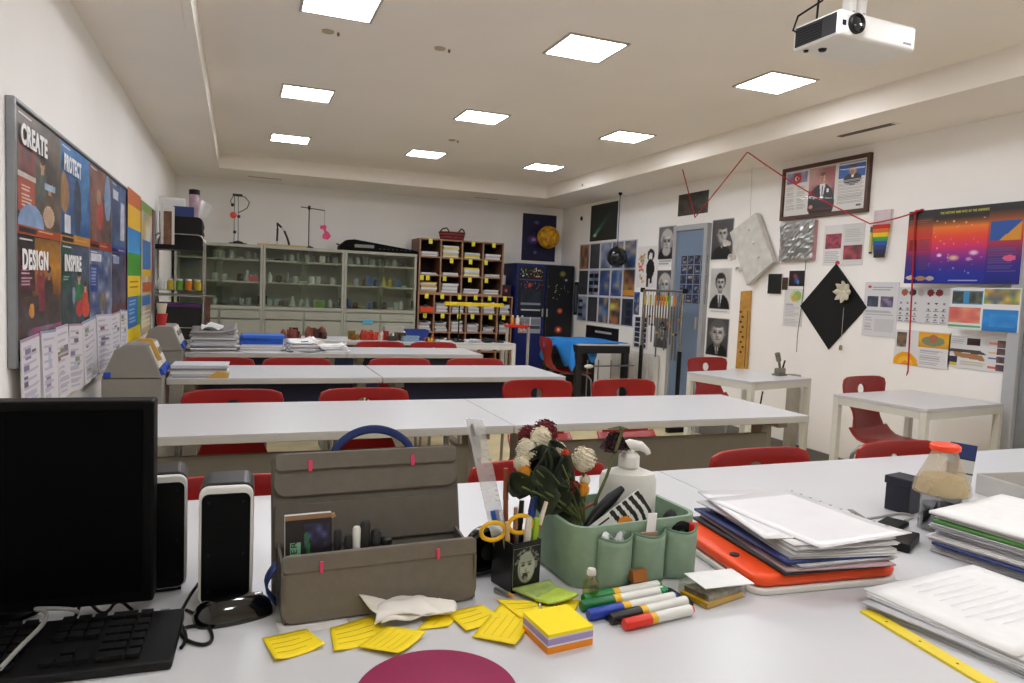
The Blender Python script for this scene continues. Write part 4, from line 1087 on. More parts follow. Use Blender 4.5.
# framed triptych
loc, w_, h_ = wall_box('R', (785.6, 169.8), (869.4, 212))
t = thing('framed_picture', 'wide dark wood framed print with flag, standing man and text', 'framed picture', loc, rz=-PI/2)
m_fw = mat('frame_wood', '#4a2a1c', .4, vary=.15)
f_ = .028
b = B(); b.box(-w_/2, -w_/2+f_, -.03, -.0005, 0, h_); b.build('frame_rail', m_fw, t, bevel=.003)
b = B(); b.box(w_/2-f_, w_/2, -.03, -.0005, 0, h_); b.build('frame_rail', m_fw, t, bevel=.003)
b = B(); b.box(-w_/2+f_, w_/2-f_, -.03, -.0005, h_-f_, h_); b.build('frame_rail', m_fw, t, bevel=.003)
b = B(); b.box(-w_/2+f_, w_/2-f_, -.03, -.0005, 0, f_); b.build('frame_rail', m_fw, t, bevel=.003)
cv = Cv(150, 78, '#dcdad6')
cv.fuzz(.02, .05, .29, .28, ['#5a5a9a', '#8a7ab0', '#a8b8d8', '#6a4a8a'], .06).ell(.16, .18, .055, .12, '#c01828').ell(.155, .18, .026, .05, '#f0e8e8').ell(.164, .18, .02, .04, '#c01828').ell(.178, .18, .007, .013, '#f0e8e8')
for x in (.03, .17): 
    for y in (.34, .48, .62, .76): cv.lines(x, y, x+.12, y+.11, 5, '#a8aaa6', .3)
cv.grad(.32, .02, .64, .92, ['#c8a8a0', '#a85a5a', '#7a3a40', '#3a2224']).fuzz(.32, .05, .64, .5, ['#b87a78', '#d8c0b8', '#8a4048'], .08, .5)
cv.ell(.485, .8, .16, .42, '#14141a').poly([(.455, .38), (.53, .38), (.5, .72), (.48, .72)], '#e8e8ea').rect(.487, .42, .503, .66, '#3a3a40').ell(.49, .27, .033, .1, '#d8ac90').ell(.483, .28, .02, .08, '#b8866c').ell(.49, .175, .034, .04, '#6a5a50').rect(.474, .245, .484, .26, '#3a2a24').rect(.497, .245, .507, .26, '#3a2a24').rect(.482, .32, .5, .33, '#7a4a40').rect(.55, .5, .57, .58, '#f0f0f0').ell(.36, .85, .025, .04, '#c08a78').rect(.32, .88, .64, .93, '#4a2018')
cv.rect(.68, .02, .98, .05, '#9a9a9a').rect(.68, .08, .98, .34, '#1f5aa8').ell(.84, .38, .1, .12, '#1c1c24').ell(.84, .2, .04, .1, '#c09278').ell(.832, .21, .026, .085, '#a0745c').ell(.84, .125, .042, .045, '#4a4038').rect(.822, .18, .834, .193, '#2c2420').rect(.847, .18, .859, .193, '#2c2420').rect(.828, .25, .85, .26, '#6a4038').rect(.83, .29, .85, .34, '#e8e8e8').lines(.68, .38, .98, .88, 16, '#aaaaa8', .15).rect(.9, .9, .95, .93, '#5a5a5a')
link('print', sheet_mesh(cv, w_-2*f_, h_-2*f_, .004), print_mat(.35, 'framed_print'), t, (0, -.012, f_))
B().box(-w_/2+f_, w_/2-f_, -.021, -.0195, f_, h_-f_).build('glass', clear('frame_glass', '#ffffff', .004, .03, .05), t)
# silver bag
loc, w_, h_ = wall_box('R', (784.4, 223.2), (815.6, 260.4))
t = thing('silver_bag', 'crinkled silver foil bag pinned under the framed picture', 'foil bag', loc, rz=-PI/2)
fz = rng.uniform(-1, 1, (17, 17))
o = B().grid(lambda a, c: ((a-.5)*w_*(1+.004*fz[int(c*16), int(a*16)]), -.034-.012*math.sin(a*PI)*math.sin(c*PI)-.0045*fz[int(a*16+.01), int(c*16+.01)]-.004*math.sin(a*7-c*5), c*h_), 16, 16).build('foil', mat('silver_foil', '#a9aba9', .3, metal=.75), t)
B().box(-w_/2, w_/2, -.03, -.0005, .002, h_-.002).build('pink_side', mat('bag_pink', '#b88a90', .5), t)
# sheets
cv = Cv(44, 46, '#d8d6d4'); cv.rect(.0, 0, .46, 1, '#dededc').rect(.5, 0, 1, 1, '#d2d2d0').fuzz(.04, .22, .46, .58, ['#8a1830', '#b02840', '#4a0a1a', '#6a1020'], .06).fuzz(.52, .52, .98, .86, ['#6a1424', '#a83040', '#3c1014'], .1).lines(.04, .62, .44, .95, 8, '#b4b4b4').lines(.54, .1, .96, .46, 9, '#bcbcbc').ell(.4, .94, .06, .05, '#c02840')
poster('result_sheet', 'white sheets with two red photos under the framed picture', 'sheet', cv, 'R', (825.4, 226), (862.4, 264.7))
# marker and rainbow ladder toy
p = ax(871.5, 252); p1 = ax(871, 227)
t = thing('pinned_marker', 'thin marker pinned upright beside the rainbow toy', 'marker', (XR-.012, p.y, p.z))
B().cyl((0, 0, .0), (0, 0, .13), .01, n=12).build('barrel', mat('barrel_yellow', '#c8c070', .4), t, smooth=True)
B().cyl((0, 0, .13), (0, 0, p1.z-p.z), .011, n=12).build('cap', mat('cap_teal', '#2a6a6a', .4), t, smooth=True)
B().cyl((0, 0, -.012), (0, 0, 0), .01, n=12).build('end_plug', m_blk, t)
loc, w_, h_ = wall_box('R', (877.4, 211), (890.5, 257.6))
t = thing('rainbow_toy', 'small xylophone-like toy with rainbow bars hung on right wall', 'toy', loc, rz=-PI/2)
B().prism([(-w_/2, h_), (w_/2, h_), (w_*.28, 0), (-w_*.28, 0)], -.02, -.0005, 'y').build('back_board', m_sock, t, bevel=.003)
B().box(-w_/2, w_/2, -.026, -.021, h_*.72, h_).build('cat_card', mat('card_pale', '#cbbcc0', .6, vary=.1), t)
for i, c_ in enumerate(['#c02020', '#e07020', '#e8c820', '#3a9a3a', '#2a58a8', '#284078', '#222a50', '#1c1c28']):
    ww = w_*(.5-.026*i); z = h_*(.66-.086*i)
    B().box(-ww, ww, -.034, -.022, z-.018, z+.012).build('rainbow_bar', mat('bar_'+c_[1:], c_, .35), t, bevel=.003)
# black diamond board with paper flower
t, c = wall_poly('black_diamond', 'black square board hung as a diamond on right wall', 'board', [(836.9, 263.8), (867.6, 307.5), (829.2, 349.3), (801, 306)], .01, mat('black_felt', '#0c0c0c', .9), bevel=0)
loc_d = (XR, c.y, c.z)
u, z = wall_local('R', loc_d, 844.5, 292)
p = wall_pt('R', 844.5, 292, .02)
t = thing('paper_flower', 'white paper pinwheel flower on the black diamond board', 'paper flower', (XR-.0105, p.y, p.z), rz=-PI/2)
for i in range(8):
    a = 2*PI*i/8
    b = B(); b.X = Matrix.Rotation(a, 4, 'Y'); b.grid(lambda s_, q: ((s_-.5)*.05*math.sin(PI*(.15+.8*q)), -.012-.02*q-.01*math.sin(s_*PI), .012+.065*q), 5, 5); b.build('petal', mat('petal_cream', '#c4bea8', .6, vary=.1), t, solid=.001)
B().ball((0, -.012, 0), (.014, .012, .014), 10).build('centre', m_paper, t, smooth=True)
p2 = wall_pt('R', 844, 346)
t = thing('string_weight', 'small brass weight on a thread below the paper flower', 'weight', (XR-.03, p2.y, p2.z-.03))
B().lathe([(.008, 0), (.012, .004), (.012, .03), (.006, .036)], n=10).build('weight', mat('brass', '#a89a70', .3, metal=.7), t, smooth=True)
B().tube([(0, 0, .036), (0, 0, .3)], .0012, 5).build('thread', m_sock, t)
# small pictures
cv = Cv(14, 22, '#10120e'); cv.fuzz(0, 0, 1, 1, ['#0c0e0c', '#16201a', '#101410'], .4)
poster('dark_card', 'small black card on right wall below the foil bag', 'card', cv, 'R', (769.8, 274), (782, 294), t=.012)
cv = Cv(10, 16, '#3a2c20'); cv.fuzz(0, 0, 1, 1, ['#2a3a24', '#5a3420', '#3a2a1c'], .4)
poster('brown_card', 'small brown card beside the small black card', 'card', cv, 'R', (782.5, 277.5), (788, 290), t=.006)
cv = Cv(18, 18, '#1a0e12'); cv.glow(.5, .6, .2, .35, '#3a5aa0').glow(.4, .35, .15, .2, '#a03a2a').glow(.62, .75, .1, .2, '#58a0d0')
poster('dark_photo', 'small dark photo with red and blue figure left of diamond', 'photo', cv, 'R', (790, 270.8), (804, 286.2))
cv = Cv(26, 50, '#d6d6d2'); cv.ell(.62, .2, .3, .17, '#b8cc90').ell(.7, .18, .2, .12, '#8ab060').ell(.55, .24, .16, .09, '#c8a050').lines(.08, .45, .92, .98, 14, '#b8b8c0', .4).rect(.1, .4, .5, .44, '#a8a8c0')
poster('leaf_sheet', 'white sheet with green and orange leaf picture left of diamond', 'sheet', cv, 'R', (785.4, 288.6), (801.5, 326.8))
cv = Cv(30, 46, '#d2d2d4'); cv.rect(.1, .06, .2, .1, '#c03038').lines(.24, .06, .9, .2, 4, '#a0a0a8').fuzz(.1, .26, .44, .46, ['#141c30', '#2a3a58', '#0c1020'], .1).fuzz(.5, .26, .86, .46, ['#3a3050', '#7a6a8a', '#282038'], .1).lines(.08, .52, .9, .62, 3, '#b0b0b8').rect(.36, .68, .94, .92, '#c4c4c8').lines(.06, .66, .32, .94, 8, '#b4b4bc')
poster('info_sheet', 'white info sheet with two small dark photos right of diamond', 'sheet', cv, 'R', (866, 282), (895.3, 338))
# big colourful universe poster
cv = Cv(112, 78, '#18143c')
cv.grad(0, 0, 1, 1, ['#151514', '#1c140c', '#e0761e', '#e0482c', '#d02c62', '#8a2888', '#4c2484', '#1a2c94', '#142a88'])
cv.rect(0, 0, 1, .09, '#1a1c1a')
cv.grad(0, .09, .24, 1, ['#24201c', '#b04a1c', '#c0342c', '#a02858', '#5a2274', '#20288a', '#1a247c']).lines(.02, .13, .22, .22, 4, '#7a4a3a').rect(.03, .4, .1, .55, '#7a1c18').lines(.12, .4, .23, .55, 6, '#5a3a5a').lines(.02, .62, .22, .82, 8, '#443a70').ell(.06, .92, .04, .03, '#c8b8a0').ell(.16, .93, .05, .03, '#a07a5a').ell(.25, .93, .04, .03, '#a89a90')
cv.grad(.72, .09, 1, 1, ['#3a2414', '#b85a24', '#c03a2c', '#8a2658', '#44207a', '#1e2484', '#182070']).poly([(.74, .22), (.98, .22), (.98, .24), (.82, .46), (.74, .46)], '#24509a').poly([(.82, .46), (.98, .24), (.98, .46)], '#c88a28').lines(.74, .55, .97, .86, 10, '#5a4a80').ell(.91, .68, .05, .035, '#d85a80')
cv.dots(.25, .15, .7, .7, 26, ['#d89a80', '#e08a70', '#b86aa0']); cv.glow(.32, .62, .03, .03, '#e8e0e8').glow(.45, .66, .06, .045, '#d8b890').glow(.62, .6, .05, .04, '#e0c8e0').glow(.58, .68, .03, .03, '#b8a0d0').lines(.42, .93, .68, .97, 2, '#a8a8d0').dots(.2, .7, .72, .9, 10, ['#4a5aa8', '#7080c0'])
uo, uw, uh = poster('universe_poster', 'large orange to violet universe poster on right wall', 'poster', cv, 'R', (910, 212), (1019.5, 284.3), off=.0725, m=sat)
lettering('THE HISTORY AND FATE OF THE UNIVERSE', .02, mat('yellow_ink', '#d8cc50', .5), uo, (-uw*.2, -.0046, uh*.925), width=uw*.42)
# four sheets below it
cv = Cv(52, 36, '#cfd0d2')
for x, c_ in ((.12, '#a05a3a'), (.28, '#38243a'), (.44, '#b8b0b0'), (.62, '#8a2a34'), (.78, '#7a2430')): cv.ell(x, .14, .065, .1, c_)
cv.lines(.02, .3, .98, .34, 1, '#4a4a52', 0)
for y in (.44, .6, .76, .9):
    for x in (.06, .2, .34, .6, .74, .88): cv.ell(x, y, .022, .03, random.choice(['#3a3a44', '#6a4a4a', '#7a7a88'])).rect(x-.05, y+.05, x+.05, y+.065, '#8a8a90')
poster('planet_sheet', 'pale sheet of round planet pictures under universe poster, upper left', 'sheet', cv, 'R', (899.8, 287.3), (949.5, 325))
cv = Cv(60, 40, '#d6d8d8'); cv.rect(.03, .08, .48, .4, '#3a8ab8').fuzz(.03, .1, .2, .38, ['#2a1c14', '#5a4a30', '#3a2a18'], .08).fuzz(.28, .1, .47, .38, ['#2a2018', '#584030', '#6a5a30'], .08).fuzz(.5, .02, .98, .38, ['#d8b030', '#5a8a3a', '#7a5a2a', '#3a4a5a'], .09).fuzz(.0, .48, .47, .86, ['#c8483a', '#d86a50', '#c89a60', '#b83a34'], .12).grad(.5, .5, .99, .99, ['#2a7ac0', '#2f8ad0', '#1f68b0']).fuzz(.6, .6, .95, .9, ['#2f8ad0', '#5aa0c8', '#2070b8'], .15, .6).rect(0, .9, .48, .95, '#5aa870')
poster('photo_sheet', 'colourful sheet with blue water photo under universe poster, upper right', 'sheet', cv, 'R', (951.7, 287.3), (1018.5, 333), off=.0725)
cv = Cv(54, 42, '#d8d8d8'); cv.fuzz(.04, .06, .22, .5, ['#2a2418', '#6a4a28', '#c8a060', '#1a1a18'], .12).grad(.44, .02, .98, .46, ['#e0a020', '#e8b030', '#c89028']).ell(.7, .26, .2, .14, '#7a8a6a').ell(.7, .2, .08, .12, '#a86a50').lines(.48, .52, .9, .94, 11, '#b0b0b4').ell(.22, 1.0, .24, .36, '#e8a018').ell(.22, 1.0, .15, .24, '#f0b838').ell(.22, 1.02, .07, .13, '#e08818')
poster('sun_sheet', 'sheet with orange half sun drawing under universe poster, lower left', 'sheet', cv, 'R', (896.3, 329), (948.6, 370))
cv = Cv(58, 42, '#d4d4d4'); cv.lines(.04, .03, .26, .25, 6, '#b4b4b8').rect(.3, .04, .5, .26, '#3a2424').poly([(.04, .4), (.5, .4), (.62, .52), (.0, .5)], '#4a4038').poly([(.08, .5), (.54, .54), (.6, .72), (.12, .64)], '#a0744a').rect(.02, .64, .16, .92, '#2a2c48').rect(.03, .84, .15, .92, '#c8b040').lines(.2, .76, .64, .9, 4, '#bab8a0')
for y in (.05, .28, .52, .76): cv.fuzz(.76, y, .98, y+.2, ['#2a1418', '#4a2a2a', '#3a1c30', '#6a4a3a'], .1)
for y, c_ in ((.12, '#d88a7a'), (.4, '#d8b080'), (.56, '#5a70b0'), (.84, '#d86a50')): cv.rect(.64, y, .75, y+.06, c_)
poster('platform_sheet', 'sheet with brown platform drawing under universe poster, lower right', 'sheet', cv, 'R', (950.2, 335), (1012, 374.5))
# red string looping along the wall
m_str = mat('red_string', '#b01a20', .7)
A_ = [az(682.5, 169, ZS), ax(695, 217.5, 3.93), az(747.6, 152, ZS), ax(870, 223.7, XR-.1), ax(922, 210, XR-.09), ax(915.6, 211, XR-.085), ax(908, 371, XR-.085)]
o0 = A_[1]
t = thing('red_string', 'long red string looped from soffit across framed picture to the universe poster', 'string', A_[2]-Vector((0, 0, .0)))
def seg(a, b_, sag=0.0, n=8): return [Vector(a).lerp(Vector(b_), i/n)-Vector((0, 0, sag*math.sin(PI*i/n)))-A_[2] for i in range(n+1)]
B().tube(seg(A_[0], A_[1]), .0048, 6).build('strand', m_str, t)
B().tube(seg(A_[1], A_[2]), .0048, 6).build('strand', m_str, t)
B().tube(seg(A_[2], A_[3], .03), .0048, 6).build('strand', m_str, t)
B().tube(seg(A_[3], A_[4], .01), .0048, 6).build('strand', m_str, t)
B().tube(seg(A_[4], A_[5], 0, 2)+seg(A_[5], A_[6], .0), .005, 6).build('hanging_end', m_str, t)
B().ball(A_[4]-A_[2], (.012, .014, .008), 8).build('knot', m_str, t)
B().tube([A_[6]-A_[2], A_[6]-A_[2]+Vector((0, .008, -.03))], [.006, .003], 6).build('tassel', m_str, t)
# thin wires that hold the foam panel
p = ax(750, 228, XR-.05)
tag(B().tube([(0, 0, 0), (-.02, 0, ZS-p.z-.002)], .0012, 5).build('hanging_wire', m_alu, loc=p), 'thin wire from soffit holding the foam panel', 'wire')
# cable and clamp lamp by the desk near the door
A2 = [ax(806, 259, XR-.012), ax(804, 285, XR-.012), ax(801, 310, XR-.012), ax(797.5, 335, XR-.02), ax(796.5, 352, XR-.05)]
tag(B().tube([p-A2[-1] for p in A2], .0022, 6).build('wall_cable', m_blk, loc=A2[-1], smooth=True), 'black cable running down the wall left of the diamond', 'cable')
p = az(793, 374, T)
t = thing('clamp_stand', 'small metal clamp stand on the desk beside the door', 'clamp', (3.41, 3.76, T), rz=.3)
mg = mat('clamp_metal', '#7d7a6c', .35, metal=.6)
B().box(-.05, .05, -.03, .03, 0, .012).build('base', mg, t, bevel=.003)
B().box(-.035, .04, -.022, .022, .012, .05).build('block', mg, t, bevel=.006)
B().tube([(0, 0, .05), (-.03, 0, .12)], .009, 10).build('arm', mg, t); B().tube([(-.02, 0, .1), (-.045, 0, .15)], .017, 12).build('jaw', mg, t)
B().tube([(.03, 0, .04), (.055, 0, .1)], .006, 8).build('screw', m_blk, t)
# ------------------------------------------------------------------ hanging rack with spring scales
t = thing('hanging_rack', 'black and chrome rack standing before the right wall', 'rack', (3.78, 5.79, 0), rz=-PI/2)
B().tube([(-.36, 0, 1.3), (.36, 0, 1.3)], .012, 10).build('top_bar', m_tube, t, smooth=True)
for k in (-1, 1):
    B().tube([(k*.33, 0, .75), (k*.33, 0, 1.298)], .012, 10).build('upper_post', m_tube, t, smooth=True)
    B().tube([(k*.33, 0, .05), (k*.33, 0, .75)], .02, 12).build('lower_post', m_blk, t, smooth=True)
    B().box(k*.33-.025, k*.33+.025, -.09, .09, .0, .045).build('foot', m_blk, t, bevel=.006)
    B().lathe([(.022, 1.28), (.026, 1.3), (.022, 1.325)], c=(k*.36, 0, 0), n=12).build('end_clamp', m_blk, t)
for i in range(14):
    x = -.3+.6*i/13
    lenn = random.choice([.22, .3, .36, .2, .42, .5])
    c_ = random.choice(['yellow', 'orange', 'grey', 'white', 'green', 'yellow'])
    h = thing('spring_scale', f'hanging {c_} spring scale on the rack, position {("one","two","three","four","five","six","seven","eight","nine","ten","eleven","twelve","thirteen","fourteen")[i]} from the left', 'spring scale', (3.78, 5.79-x, 1.287), rz=-PI/2, group='spring scales hung on the rack')
    B().tube([(0, 0, 0), (0, 0, -.03)], .003, 6).build('hook', m_alu, h)
    B().box(-.009, .009, -.007, .007, -.13, -.03).build('coloured_body', mm[c_], h, bevel=.002)
    B().box(-.006, .006, -.004, .004, -.13-lenn, -.13).build('metal_strip', mat('strip_steel', '#6f6c64', .4, metal=.4), h)
    B().box(-.01, .01, -.006, .006, -.15-lenn*.5, -.13-lenn*.5).build('slider', mm[random.choice(['yellow', 'orange', 'dark'])], h)
# ------------------------------------------------------------------ monitor, keyboard, speakers
m_scr = mat('screen_black', '#010102', .55, vary=.02, spec=.06)
m_bez = mat('bezel_black', '#030304', .5, spec=.12)
t = thing('monitor', 'large black computer monitor switched off at lower left', 'monitor', (-.36, 1.16, T), rz=math.radians(-2))
B().box(-.25, .25, -.02, .02, .018, .318).build('housing', m_bez, t, bevel=.004)
B().box(-.236, .236, -.0215, -.0195, .036, .305).build('screen', m_scr, t)
B().box(-.12, .12, .02, .05, .08, .26).build('rear_bulge', m_bez, t, bevel=.01)
B().box(-.04, .04, .03, .06, .012, .2).build('stand_neck', m_bez, t, bevel=.004)
B().lathe([(.11, 0), (.11, .006), (.09, .012)], n=32, c=(0, .075, 0)).build('stand_base', m_bez, t, smooth=True)
# keyboard
m_key = mat('key_black', '#0b0b0c', .5, spec=.3)
kx, ky = -.294, 1.035
t = thing('keyboard', 'black computer keyboard below the monitor', 'keyboard', (kx, ky, T), rz=math.radians(-2.5))
B().prism([(-.07, 0), (.07, 0), (.07, .02), (-.07, .012)], -.225, .225, 'x').build('body', m_blk, t, bevel=.004)
key = B().box(-.0075, .0075, -.0075, .0075, 0, .006).mesh('key')
wide = B().box(-.05, .05, -.0075, .0075, 0, .006).mesh('space_key')
for r in range(6):
    yy = .055-.0195*r - (.004 if r else 0); zz = .0125+.008*(yy+.07)/.14
    for c in range(21):
        x = -.212+.0192*c
        if c in (14,) or (c in (15, 16, 17) and r in (3,)) or (c in (15, 17) and r == 4): continue
        if c == 18: x += .004
        if c >= 15: x += .006
        if r == 0 and c in (1, 6, 11): continue
        if r == 5 and 4 <= c <= 9:
            if c == 6: link('key', wide, m_key, t, (x, yy, zz))
            continue
        link('key', key, m_key, t, (min(x, .213), yy, zz))
for c in range(3): B().box(-.006, .006, -.0015, .0015, 0, .001).build('indicator_light', mat('dim_grey', '#8a8a8a', .4), t, loc=(.15+.025*c, .066, .0203))
# speakers
m_rim = mat('speaker_white', '#d6d6d2', .35)
m_blkg = mat('speaker_black', '#020203', .45, spec=.12)
m_topdark = mat('speaker_top', '#161718', .4, spec=.4)
def speaker(label, x, y, rz):
    t = thing('desk_speaker', label, 'speaker', (x, y, T), rz=rz, group='black desk speakers with white rims')
    B().prism(rrect(.076, .18, .014, 5, 0, .098), .0, .012, 'y').build('white_rim', m_rim, t, bevel=.002)
    B().prism(rrect(.068, .168, .01, 5, 0, .094), -.002, .004, 'y').build('rear_panel', m_blkg, t, bevel=.001)
    B().prism(rrect(.076, .182, .014, 5, 0, .1), .0125, .085, 'y').build('housing', m_topdark, t, bevel=.003)
    B().prism(rrect(.076, .18, .014, 5, 0, .098), .0855, .095, 'y').build('front_rim', m_rim, t, bevel=.002)
    for a in (-1, 1):
        for z in (.03, .085, .165):
            b = B(); b.X = Matrix.Translation((a*.024, -.002, z)) @ Matrix.Rotation(PI/2, 4, 'X'); b.lathe([(.0022, 0), (.0022, .0012)], n=8); b.build('screw', m_key, t)
    B().box(-.03, .03, .01, .08, 0, .0075).build('foot', m_blk, t)
    return t
speaker('black desk speaker with white rim, right one beside grey organiser', -.012, 1.118, math.radians(-2))
speaker('black desk speaker with white rim, left one half behind monitor', -.108, 1.197, math.radians(3))
# mouse
t = thing('mouse', 'glossy black computer mouse in front of right speaker', 'mouse', (.0, 1.09, T), rz=math.radians(12))
m_gl = mat('gloss_black', '#060607', .12, coat=.6)
b = B(); b.grid(lambda a, c: (.055*math.cos(PI*(1-a))*1.0, .032*math.sin(2*PI*(c-.25))*math.sin(PI*a)**.5 if 0 < a < 1 else 0, max(0.0, .034*math.cos(2*PI*(c-.25)))*math.sin(PI*a)**.6*(1-.25*(a-.5)) if 0 < a < 1 else 0), 20, 24)
b.build('shell', m_gl, t, smooth=True)
B().box(.028, .042, -.004, .004, .022, .029).build('scroll_wheel', mat('wheel_silver', '#b0b0b0', .2, metal=.8), t, bevel=.002)
def cable(label, pts, r, m, name='cable'):
    P = [Vector(p) for p in pts]
    # smooth the polyline
    for _ in range(2):
        Q = [P[0]]
        for i in range(len(P)-1): Q += [P[i].lerp(P[i+1], .25), P[i].lerp(P[i+1], .75)]
        Q.append(P[-1]); P = Q
    o0 = P[0].copy()
    return tag(B().tube([p-o0 for p in P], r, 7).build(name, m, loc=o0, smooth=True), label, 'cable')
def tz(px, py, h=.003): v = az(px, py, T); return (v.x, v.y, T+h)
cable('black mouse cable looping on desk between keyboard and mouse', [tz(205, 622), tz(214, 640), tz(207, 647), tz(195, 646), tz(184, 641), tz(180, 632), tz(190, 628), tz(204, 628), tz(200, 618), tz(186, 612)], .0025, m_blk)
cable('black speaker cable arching from left speaker to right speaker', [tz(182, 612), tz(190, 603, .012), tz(197, 598, .02), (-.05, 1.125, .79)], .0025, m_blk)
cable('thin black cable curling under the monitor edge', [tz(75, 620), tz(85, 605, .02), tz(92, 610, .006), tz(105, 618), tz(118, 606, .012), tz(132, 612)], .0025, m_blk)
cable('black cable rounding the right end of keyboard', [tz(181, 650), tz(186, 643), tz(185, 632), tz(180, 625), tz(182, 616)], .0025, m_blk)
cable('grey cable trailing over the keyboard at lower left', [tz(0, 690, .026), tz(22, 668, .03), tz(45, 645, .03), tz(48, 632, .03), tz(30, 628, .028), tz(70, 625, .024), tz(78, 620, .012)], .003, mat('cable_grey', '#8a8a86', .5), 'grey_cable')
# ------------------------------------------------------------------ grey organiser bag
m_felt = mat('grey_felt', '#6d675d', .9, vary=.06, scale=60, bump=.08)
m_felt2 = mat('grey_felt_dark', '#635e56', .9, vary=.06, scale=60)
m_pinkt = mat('pink_stitch', '#d23a62', .6)
m_strap = mat('blue_strap', '#152c62', .7, vary=.1)
t = thing('organiser_bag', 'open grey felt organiser bag with blue handle on the desk', 'bag', (.212, 1.09, T), rz=math.radians(2))
W = .150
def panel(pts, name, m, w=W, r=.018, th=.008, y=0.0, tilt=0.0, z0=0.0, z1=.1, par=None):
    b = B(); b.X = Matrix.Translation((0, y, z0)) @ Matrix.Rotation(tilt, 4, 'X')
    b.prism(rrect(2*w, z1-z0, r, 6, 0, (z1-z0)/2), -th/2, th/2, 'y')
    return b.build(name, m, par or t, bevel=.002)
panel(None, 'front_pocket', m_felt, W, .02, .008, -.05, math.radians(-6), .002, .101)
panel(None, 'pocket_hem', m_felt, W-.001, .008, .0105, -.0435, math.radians(-6), .075, .101)
panel(None, 'back_panel', m_felt2, W+.006, .012, .008, .04, math.radians(-14), .002, .226)
panel(None, 'upper_flap', m_felt, W+.003, .02, .009, .072, math.radians(-14), .155, .224)
panel(None, 'flap_hem', m_felt, W+.001, .008, .011, .0765, math.radians(-14), .196, .2235)
panel(None, 'middle_band', m_felt2, W+.002, .004, .0095, .053, math.radians(-14), .078, .145)
B().box(-W+.004, W-.004, -.048, .055, .001, .006).build('bottom_panel', m_felt2, t)
for k in (-1, 1):
    B().prism([(-.05, .004), (.057, .004), (.075, .1), (.06, .09), (-.052, .075)], k*(W-.004)-.002, k*(W-.004)+.002, 'x').build('side_gusset', m_felt2, t)
for x, z, y in ((-.095, .075, -.0495), (.082, .075, -.0495)):
    b = B(); b.X = Matrix.Translation((x, y-.0075, z)) @ Matrix.Rotation(math.radians(-6), 4, 'X'); b.box(-.0022, .0022, -.002, .002, .002, .018); b.build('pink_stitch', m_pinkt, t)
for x in (-.097, .072):
    b = B(); b.X = Matrix.Translation((x, .070, .195)) @ Matrix.Rotation(math.radians(-14), 4, 'X'); b.box(-.003, .003, -.002, .002, 0, .018); b.build('pink_stitch', m_pinkt, t)
def strapf(a, c):
    q = math.sin(PI*a)**.5; k = 1+.17*(c-.5)
    return (.01+(-.068+.136*a)*k, .098+.01*q, .206+.046*q+(c-.5)*.014*(.2+.8*q))
B().grid(strapf, 24, 3).build('handle_strap', m_strap, t, solid=.003, smooth=True)
B().grid(lambda a, c: (-W-.004-.014*math.sin(PI*a), -.02+.03*c, .02+.055*a), 8, 2).build('side_strap', m_strap, t, solid=.003, smooth=True)
# things inside the bag
def inbag(x, y, z=.0065):
    v = Matrix.Translation((.212, 1.09, T)) @ Matrix.Rotation(math.radians(2), 4, 'Z') @ Vector((x, y, z)); return v
t = thing('pen_packet', 'dark printed packet with green POINTER lettering inside grey bag', 'packet', inbag(-.108, -.012), rz=math.radians(3), rot=(math.radians(-8), 0, math.radians(3)))
cv = Cv(40, 60, '#17120f'); cv.rect(.1, .28, .32, .95, '#7ab090').rect(0, 0, 1, .05, '#8a6a4a').fuzz(.4, .1, .95, .35, ['#2a2c5a', '#6a70b0', '#16142a'], .12).fuzz(.7, .3, .95, .6, ['#221c38', '#4a3a5a', '#141018'], .12).poly([(.4, .2), (.48, .18), (.62, .72), (.54, .74)], '#1f6a3c').fuzz(.4, .72, .95, 1, ['#5a2c1c', '#2a1a14', '#8a4a30'], .15)
link('packet_body', sheet_mesh(cv, .068, .142, .014), print_mat(), t, (0, 0, 0))
lettering('POINTER', .0125, mat('dark_ink', '#12201a', .5), t, (-.0175, -.0146, .034), rot=(PI/2, -PI/2, 0), width=.068)
B().box(-.008, .008, -.003, .003, 0, .006).build('pull_tab', mat('tab_tan', '#a8805a', .6), t, loc=(.034, -.008, .132), rot=(0, -.4, 0))
pens = [(-.066, 'dark', .118, .006), (-.05, 'dark', .108, .006), (-.037, 'white', .12, .0065), (-.024, 'dark', .128, .008), (-.007, 'dark', .112, .008), (.01, 'dark', .1, .009)]
for i, (x, c_, h, r) in enumerate(pens):
    q = thing('pen', f'{c_ if c_ != "dark" else "black"} pen standing in the grey bag, {("first","second","third","fourth","fifth","sixth")[i]} from left', 'pen', inbag(x, -.015), rz=random.random(), group='pens in the grey bag')
    B().cyl((0, 0, 0), (0, 0, h*.6), r*.8, n=10).build('barrel', mm[c_], q, smooth=True)
    B().lathe([(r, h*.6), (r, h*.97), (r*.7, h)], n=10).build('cap', mm[c_], q, smooth=True)
